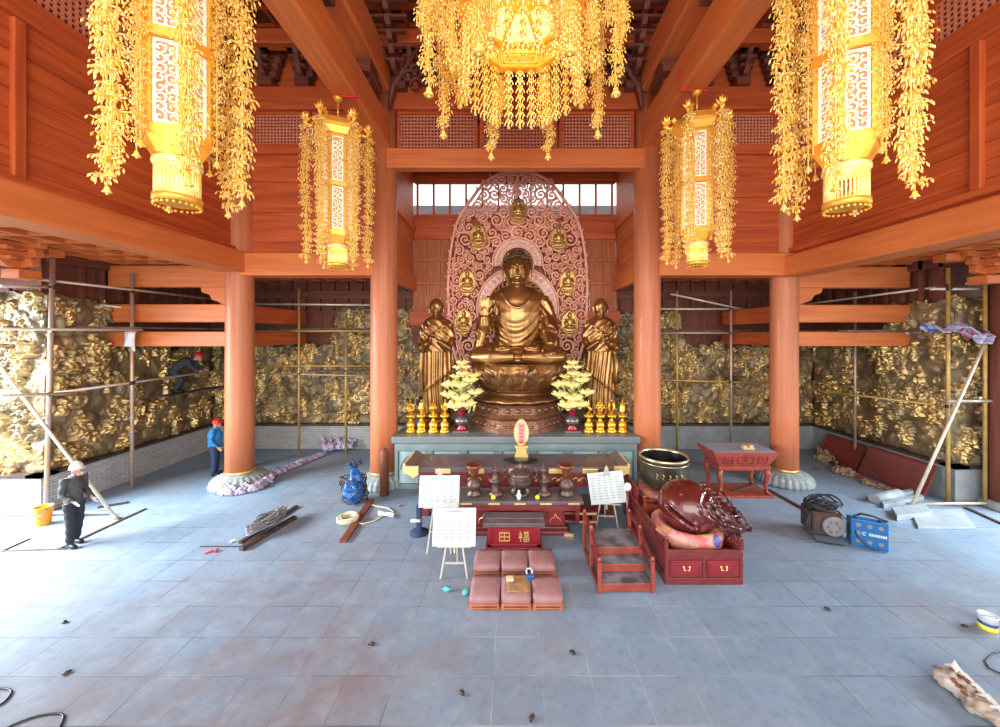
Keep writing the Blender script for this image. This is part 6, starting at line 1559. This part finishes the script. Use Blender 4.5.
mb = MB(); mb.tube([(.1, .2, .54), (.2, .18, .62), (.4, .2, .6), (.6, .16, .56), (L_*.9, .22, .52)], .02, 6); mb.tube([(.02, .1, .5), (.1, -.06, .2), (.3, -.1, .03), (.5, -.08, .02)], .012, 6); mb.build('cable', M['black'], t)
mb = MB(); mb.cyl((L_*.8, .05, .56), (L_*.8, .05, .62), .03); mb.cyl((.08, .05, .56), (.08, .05, .62), .03); mb.build('corner_knobs', M['navy'], t)
# slabs, red panels, rubble on the right
def slab_on(x0, y0, x1, y1, x2, y2, th, label, z=0):
    a, b_, c = F(x0, y0, z), F(x1, y1, z), F(x2, y2, z); d = a+(c-b_); mb = MB(); mb.poly([p_+V(0, 0, .001) for p_ in (a, b_, c, d)], th, (0, 0, 1)); tag(mb.build('stone_slab', M['slab'], bevel=.008), label, 'slab', 'pale stone slabs and bars')
slab_on(918, 529, 976, 530, 962, 511, .05, 'wide pale slab lying flat on the floor, nearest of the right pile')
slab_on(897, 521, 932, 517, 925, 508, .12, 'pale slab partly under the wide flat slab, on its left', 0)
slab_on(884, 509, 924, 500, 921, 497, .1, 'pale bar lying in the middle of the right pile')
slab_on(882, 504, 914, 496, 912, 493, .14, 'second pale bar, just behind the middle one of the right pile')
a, b_ = F(874, 499, .1), F(899, 494, .1); mb = MB(); mb.cyl(V(0, 0, .0), b_-a, .13, n=16); tag(mb.build('grey_cylinder', M['slab'], loc=a), 'short pale grey cylinder lying at the back left of the slab pile', 'cylinder')
mb = MB()
for (x0, y0, x1, y1) in ((940, 509, 966, 502),): pass
def lean_panel(ya, yb, h, label, m='redpanel', off=0):
    x = SR-pl-.1; mb = MB(); mb.poly([(x-.38-off, ya, 0.01), (x-.38-off, yb, 0.01), (x-.02-off, yb, h), (x-.02-off, ya, h)], .05, (-1, 0, 0)); fr = mb.build('leaning_panel', M[m], bevel=.01); tag(fr, label, 'panel', 'red boards leaning on the right plinth')
    e = MB(); e.bar((x-.45-off, ya, .02), (x-.45-off, yb, .02), .03, .03); e.bar((x-.09-off, ya, h-.03), (x-.09-off, yb, h-.03), .03, .03); e.bar((x-.45-off, ya, .02), (x-.09-off, ya, h-.03), .03, .03); e.bar((x-.45-off, yb, .02), (x-.09-off, yb, h-.03), .03, .03); e.build('edge_strip', M['redwood'], fr)
lean_panel(9.75, 11.55, .85, 'nearer bright red board leaning on the right plinth')
lean_panel(11.7, 13.1, .82, 'farther dark red board leaning on the right plinth', 'redwood')
def clump(px, py, r, label, m, seed, nm='rubble_heap', cat='rubble', kind=None, flat=.5):
    p_ = F(px, py, 0); mb = MB(); rg = random.Random(seed)
    for i in range(9):
        c = V(rg.uniform(-r, r)*.8, rg.uniform(-r, r)*.4, r*flat*.3)
        mb.ball(c, (r*rg.uniform(.25, .45), r*rg.uniform(.2, .4), r*flat*rg.uniform(.5, 1)), 9, 6, Matrix.Rotation(rg.uniform(0, 3), 3, 'Z'))
    mb.v = [(x+r*.09*noise.noise(V(x*9/r*.5, y*9, z*9)+V(seed, 0, 0)), y, max(0.003, z+r*.14*noise.noise(V(x*7, y*7, z*7+seed)))) for x, y, z in mb.v]
    o = mb.build(nm, M[m], loc=p_); [setattr(f, 'use_smooth', False) for f in o.data.polygons]; return tag(o, label, cat, None, kind)
tarp(fl_pts((819, 458), (825, 461), (833, 466)), .7, 'crumpled brown cloth heap on the floor behind the outer right column', .3, 11, .3, nm='crumpled_cloth', m='clothbrown', cat='cloth')
tarp(fl_pts((833, 471), (843, 474), (855, 477)), .5, 'second crumpled brown cloth, closer to the slab pile', .15, 12, .2, nm='crumpled_cloth', m='clothbrown', cat='cloth')
tarp(fl_pts((862, 483), (876, 486), (890, 490)), .5, 'flattened brown cloth right behind the pale slabs', .05, 13, .12, nm='crumpled_cloth', m='clothbrown', cat='cloth')
for i, (x, y, r_) in enumerate(((815, 455, .2), (860, 478, .15), (893, 490, .14), (818, 470, .12))): clump(x, y, r_, ['small grey rubble by the rear right plinth corner', 'small rubble lump between the two brown cloths and the slabs', 'small rubble lump touching the slab pile', 'small rubble lump left of the brown cloth heap'][i], 'rust', 10+i)
# paint tin
p_ = F(994, 634, 0); t = thing('paint_tin', 'white, blue and yellow paint tin at the right edge', 'tin', (p_.x+.04, p_.y+.1, 0), -.3); t.scale = (.72, .72, .8)
mb = MB(); mb.lathe([(.14, 0), (.14, .09)], n=28); mb.build('yellow_band', mat('tin_yellow', (.75, .7, .05), .35), t)
mb = MB(); mb.lathe([(.141, .09), (.141, .15)], n=28); mb.build('blue_band', mat('tin_blue', (.04, .07, .25), .35), t)
mb = MB(); mb.lathe([(.14, .15), (.14, .24), (.147, .245), (.147, .26), (.13, .26), (.125, .25)], n=28); mb.build('upper_body', M['white'], t)
mb = MB(); mb.tube([V(.14*math.cos(a), -.14*abs(math.sin(a))*.3-.05, .25+.03*math.sin(a)) for a in [PI*i/10 for i in range(11)]], .005, 5); mb.build('handle', M['cable_g'], t)
# torn plaster bag at the lower right
c0 = F(968, 701, 0); mb = MB(); ax = (F(992, 712, 0)-F(937, 668, 0)); l_ = ax.length; u_ = ax.normalized(); s_ = V(-u_.y, u_.x, 0)
t = thing('torn_plaster_bag', 'torn dirty white plaster bag with brown debris at the lower right', 'bag', c0, math.atan2(u_.y, u_.x))
mb = MB(); mb.ball((0, 0, .08), (l_*.42, .15, .1), 28, 18); mb.ball((-l_*.26, .02, .09), (.15, .16, .11), 14, 10); mb.ball((.16, -.03, .08), (.2, .17, .1), 14, 10)
fuse(mb, 'sack', M['plaster'], .018, t, 1, lambda co, no: np.array([.07*noise.noise(V(*c_)*6)+.035*noise.noise(V(*c_)*19) for c_ in co]))
mb = MB(); rg = random.Random(9)
for i in range(30): a = V(rg.uniform(-.3, .1), rg.uniform(-.1, .1), .15+rg.uniform(-.02, .03)); mb.octa(a, a+V(rg.uniform(-.1, .1), rg.uniform(-.06, .06), rg.uniform(-.02, .03)), .03)
mb.build('brown_debris', M['rust'], t)
mb = MB()
for i in range(5): a = V(-.33+i*.13, .1-.03*i, .14); mb.tube([a, a+V(.08, .05, .06), a+V(.2, .03, .03), a+V(.28, -.02, .0)], [.012, .024, .02, .008], 6)
mb.octa(V(-.18, .08, .14), V(-.24, .12, .28), .035); mb.build('torn_edges', M['cloth_w'], t)
# litter
lit = [(447, 591, 'teal', 'teal crumpled wrapper on the floor left of the kneeling stools'), (466, 594, 'teal', 'teal wrapper touching the left front kneeling stool'), (573, 654, 'iron', 'small dark lump on the floor below the kneeling stools'), (372, 645, 'iron', 'small dark crumb on the floor left of centre'), (532, 719, 'iron', 'dark crumb at the bottom centre of the floor'), (462, 694, 'iron', 'tiny dark crumb left of the bottom centre'), (64, 623, 'iron', 'dark crumb on the pale floor at the left'), (66, 674, 'iron', 'dark crumb on the floor at the lower left'), (828, 610, 'iron', 'dark crumb on the floor below the welding machine'), (965, 627, 'iron', 'dark chip left of the paint tin'), (400, 506, 'red', 'small red object by the foot of the wooden post')]
for i, (x, y, m, lb) in enumerate(lit):
    p_ = F(x, y, 0); mb = MB(); r_ = .075 if m == 'teal' else .04; mb.ball((0, 0, r_*.45), (r_, r_*.7, r_*.5), 8, 6); mb.octa((0, 0, r_*.3), (r_*1.4, r_*.5, r_*.4), r_*.4); mb.octa((0, 0, r_*.3), (-r_*.9, -r_*.6, r_*.6), r_*.35)
    mb.v = [(a+.3*r_*noise.noise(V(a*40+i, b_*40, c*40)), b_+.3*r_*noise.noise(V(a*30, b_*30+i, 7)), max(.001, c)) for a, b_, c in mb.v]; tag(mb.build('floor_litter', M[m], loc=p_, rot=(0, 0, i)), lb, 'litter')
q = F(162, 540, 0); mb = MB(); mb.grid(lambda u, v: V(-.1+.2*u, -.05+.1*v, .012+.02*math.sin(u*5)), 6, 4); o = mb.build('paper_scrap', M['white'], loc=F(236, 541, 0), rot=(0, 0, .5)); s = o.modifiers.new('s', 'SOLIDIFY'); s.thickness = .004; tag(o, 'white paper scrap on the floor left of the channel bars', 'paper')

# ------------------------------------------------------------------ people
def person(name, label, loc, rz, J, top_m, bot_m, hel_m, glove_m, hat=True):
    """J: joint positions, figure faces -Y"""
    t = thing(name, label, 'person', loc, rz)
    b = MB(); g = {k_: V(*v) for k_, v in J.items()}
    b.tube([g['pelvis'], g['waist'], g['chest'], g['neck']], [.13, .125, .14, .06], 14); b.tube([g['neck'], g['head']], [.055, .06], 10)
    hd = g['head']; b.ball(hd+V(0, 0, .03), (.078, .098, .115), 16, 12)
    fd = g.get('face', V(0, -1, 0)).normalized(); sdv = V(-fd.y, fd.x, 0).normalized()
    b.octa(hd+fd*.08+V(0, 0, .05), hd+fd*.122+V(0, 0, -.012), .018); b.ball(hd+fd*.095+V(0, 0, -.012), (.016, .016, .016), 8, 6); b.ball(hd+fd*.07+V(0, 0, -.07), (.035, .035, .03), 8, 6); b.ball(hd+fd*.088+V(0, 0, -.042), (.026, .02, .01), 8, 5)
    for s_ in (-1, 1): b.ball(hd+sdv*s_*.08+V(0, 0, 0), (.015, .02, .032), 8, 6); b.ball(hd+sdv*s_*.03+fd*.086+V(0, 0, .025), (.014, .01, .009), 8, 5)
    for s_ in 'LR':
        b.tube([g['sh'+s_], g['el'+s_], g['wr'+s_]], [.05, .042, .028], 10); b.tube([g['hip'+s_], g['kn'+s_], g['an'+s_]], [.085, .058, .04], 12)
        b.tube([g['chest'], g['sh'+s_]], [.08, .06], 10)
        dirn = (g['wr'+s_]-g['el'+s_]).normalized(); hand(b, g['wr'+s_], g.get('palm'+s_, V(0, -.3, 0)+V(-.6 if s_ == 'L' else .6, 0, 0)), dirn, V(0, -1, .1), .1, .5, n=6)
        b.tube([g['an'+s_], g['an'+s_]+V(0, -.06, -.06), g['an'+s_]+V(0, -.13, -.07)], [.04, .04, .03], 8)
    fuse(b, 'body', M['skin'], .0085, t, 2)
    wr = lambda k1, k2: (lambda co, no: .0045*np.sin(co[:, 2]*k1+6*np.sin(co[:, 0]*9)+co[:, 1]*12))
    j = MB(); j.tube([g['pelvis']+V(0, 0, -.06), g['waist'], g['chest'], g['chest'].lerp(g['neck'], .6), g['neck']], [.185, .18, .195, .13, .085], 16, flat=.8)
    for s_ in 'LR':
        j.tube([g['chest'].lerp(g['sh'+s_], .3), g['sh'+s_], g['el'+s_], g['el'+s_].lerp(g['wr'+s_], .95)], [.1, .085, .065, .052], 12)
    fuse(j, 'jacket', M[top_m], .014, t, 4, wr(45, 0))
    k_ = MB(); k_.tube([g['pelvis']+V(0, 0, .05), g['pelvis']+V(0, 0, -.08)], [.16, .165], 14, flat=.8)
    for s_ in 'LR': k_.tube([g['hip'+s_], g['kn'+s_], g['an'+s_].lerp(g['kn'+s_], .05)], [.115, .085, .07], 12)
    fuse(k_, 'trousers', M[bot_m], .014, t, 4, wr(40, 0))
    for s_ in 'LR':
        a = g['an'+s_]; q = MB(); q.tube([a+V(0, .05, -.045), a+V(0, -.02, -.05), a+V(0, -.12, -.06), a+V(0, -.18, -.065)], [.05, .055, .05, .035], 10); q.tube([a+V(0, 0, .04), a+V(0, 0, -.05)], [.052, .055], 10); q.build('shoe', M['black'], t)
        w_ = g['wr'+s_]; dirn = (w_-g['el'+s_]).normalized(); q = MB()
        hand(q, w_, g.get('palm'+s_, V(0, -.3, 0)+V(-.6 if s_ == 'L' else .6, 0, 0)), dirn, V(0, -1, .1), .112, .5, n=6)
        if glove_m: fuse(q, 'glove', M[glove_m], .0085, t, 1)
    he = MB(); he.lathe([(.118, .02), (.12, .04), (.11, .09), (.08, .135), (.03, .155)], (0, 0, 0), 24); he.lathe([(.125, .015), (.13, .028), (.115, .035)], (fd.x*.012, fd.y*.012, 0), 24, sy=1.15)
    he.tube([(0, .1, .08), (0, .04, .148), (0, -.04, .148), (0, -.1, .08)], .014, 6)
    q = he.build('helmet', M[hel_m], t, loc=hd+V(0, 0, .035))
    if 'htilt' in J: q.rotation_euler = J['htilt']
    return t
stand = dict(pelvis=(0, 0, .95), waist=(0, 0, 1.1), chest=(0, .0, 1.3), neck=(0, .0, 1.48), head=(0, -.03, 1.57), shL=(-.18, 0, 1.4), shR=(.18, 0, 1.4), elL=(-.23, .03, 1.12), elR=(.23, .03, 1.12), wrL=(-.22, -.12, .92), wrR=(.22, -.1, .92), hipL=(-.09, 0, .92), hipR=(.09, 0, .92), knL=(-.1, -.02, .5), knR=(.11, .0, .5), anL=(-.11, .0, .1), anR=(.13, .02, .1))
J = dict(stand); J.update(waist=(0, .03, 1.1), chest=(0, .02, 1.3), neck=(0, -.02, 1.47), head=(0, -.07, 1.55), wrL=(-.2, -.26, 1.0), elL=(-.24, -.02, 1.12), wrR=(.2, -.2, .96), knL=(-.1, -.06, .5), anL=(-.1, -.03, .1), anR=(.12, .12, .1), knR=(.11, .03, .5))
p_ = F(74, 546, 0); person('person', 'person in a white hard hat and charcoal jacket standing by the leaning tube', p_, PI*.5-.12, J, 'jacket', 'trouser', 'helmet_w', 'glove').scale = (.86, .86, 1)
J = dict(stand); J.update(head=(0, -.05, 1.56))
p_ = F(215, 475, 0); person('person', 'person in a red hard hat and blue jacket beside the outer left column', p_, PI*.62, J, 'blue', 'navy', 'helmet_r', None)
# crouching/bending worker on the plank by the left relief
J = dict(pelvis=(0, .25, .78), waist=(0, .12, .92), chest=(0, -.12, 1.05), neck=(0, -.3, 1.12), head=(0, -.4, 1.16), face=(0, -.8, -.5), shL=(-.17, -.17, 1.08), shR=(.17, -.17, 1.08), elL=(-.22, -.3, .85), elR=(.22, -.32, .85), wrL=(-.15, -.48, .72), wrR=(.15, -.5, .75), hipL=(-.1, .25, .76), hipR=(.1, .25, .76), knL=(-.14, .0, .45), knR=(.14, .02, .45), anL=(-.12, .18, .1), anR=(.14, .22, .1))
J2 = {k_: v for k_, v in J.items()}; t = person('person', 'person in dark clothes and red helmet bending over on the left scaffold', (-11.08, 12.35, wz-.02), PI*.5+.35, J2, 'slate_cloth', 'slate_cloth', 'helmet_r', None)
# ------------------------------------------------------------------ light and camera
w = bpy.data.worlds.new('World'); scn.world = w; w.use_nodes = True
bg = w.node_tree.nodes['Background']; bg.inputs['Color'].default_value = (0.97, 0.97, 1.0, 1); bg.inputs['Strength'].default_value = 1.5
def area(name, loc, size, sizey, energy, color, rot, spread=180):
    l = bpy.data.lights.new(name, 'AREA'); l.shape = 'RECTANGLE'; l.size = size; l.size_y = sizey; l.energy = energy; l.color = color; l.spread = math.radians(spread)
    o = bpy.data.objects.new(name, l); COL.objects.link(o); o.location = loc; o.rotation_euler = rot; return o
# daylight through the open doors: front and both sides
area('door_daylight_left', (-15.5, 5.6, 4.4), 6, 3, 1150, (0.9, 0.96, 1.0), V(6.0, 2.4, -4.4).to_track_quat('-Z', 'Y').to_euler(), 88)
area('door_daylight_right', (15.5, 6.2, 4.4), 5, 3, 380, (0.82, 0.93, 1.0), V(-5.0, 1.4, -4.4).to_track_quat('-Z', 'Y').to_euler(), 88)
area('door_daylight_front', (0, -6.5, 5.5), 14, 8, 1300, (1.0, 0.94, 0.86), (math.radians(90), 0, 0), 180)
def bulb(loc, e, c=(1, .72, .38), r=.15):
    l = bpy.data.lights.new('lamp', 'POINT'); l.energy = e; l.color = c; l.shadow_soft_size = r; o = bpy.data.objects.new('lamp_bulb', l); COL.objects.link(o); o.location = loc; return o
for i, (px, D, lb, sc_) in enumerate(spots): bulb(((px-VX)*D/FOC, D, 9.66-3.55), 5)
bulb((CHX, CHY, 10.2), 50, r=.3); bulb((CHX, CHY, 9.0), 30, r=.2); bulb((CHX, CHY, 11.2), 90, r=.3)
cam = bpy.data.cameras.new('Camera'); co = bpy.data.objects.new('Camera', cam); COL.objects.link(co)
co.location = (0, 0, H); co.rotation_euler = (math.radians(90), 0, 0)
cam.sensor_width = 36; cam.lens = 36*FOC/1000; cam.shift_x = (500-VX)/1000; cam.shift_y = (VY-363.5)/1000
cam.clip_start = .05; cam.clip_end = 200; scn.camera = co
scn.view_settings.view_transform = 'Standard'; scn.view_settings.look = 'None'; scn.view_settings.gamma = 1; scn.view_settings.use_curve_mapping = False
scn.view_settings.exposure = 0.5
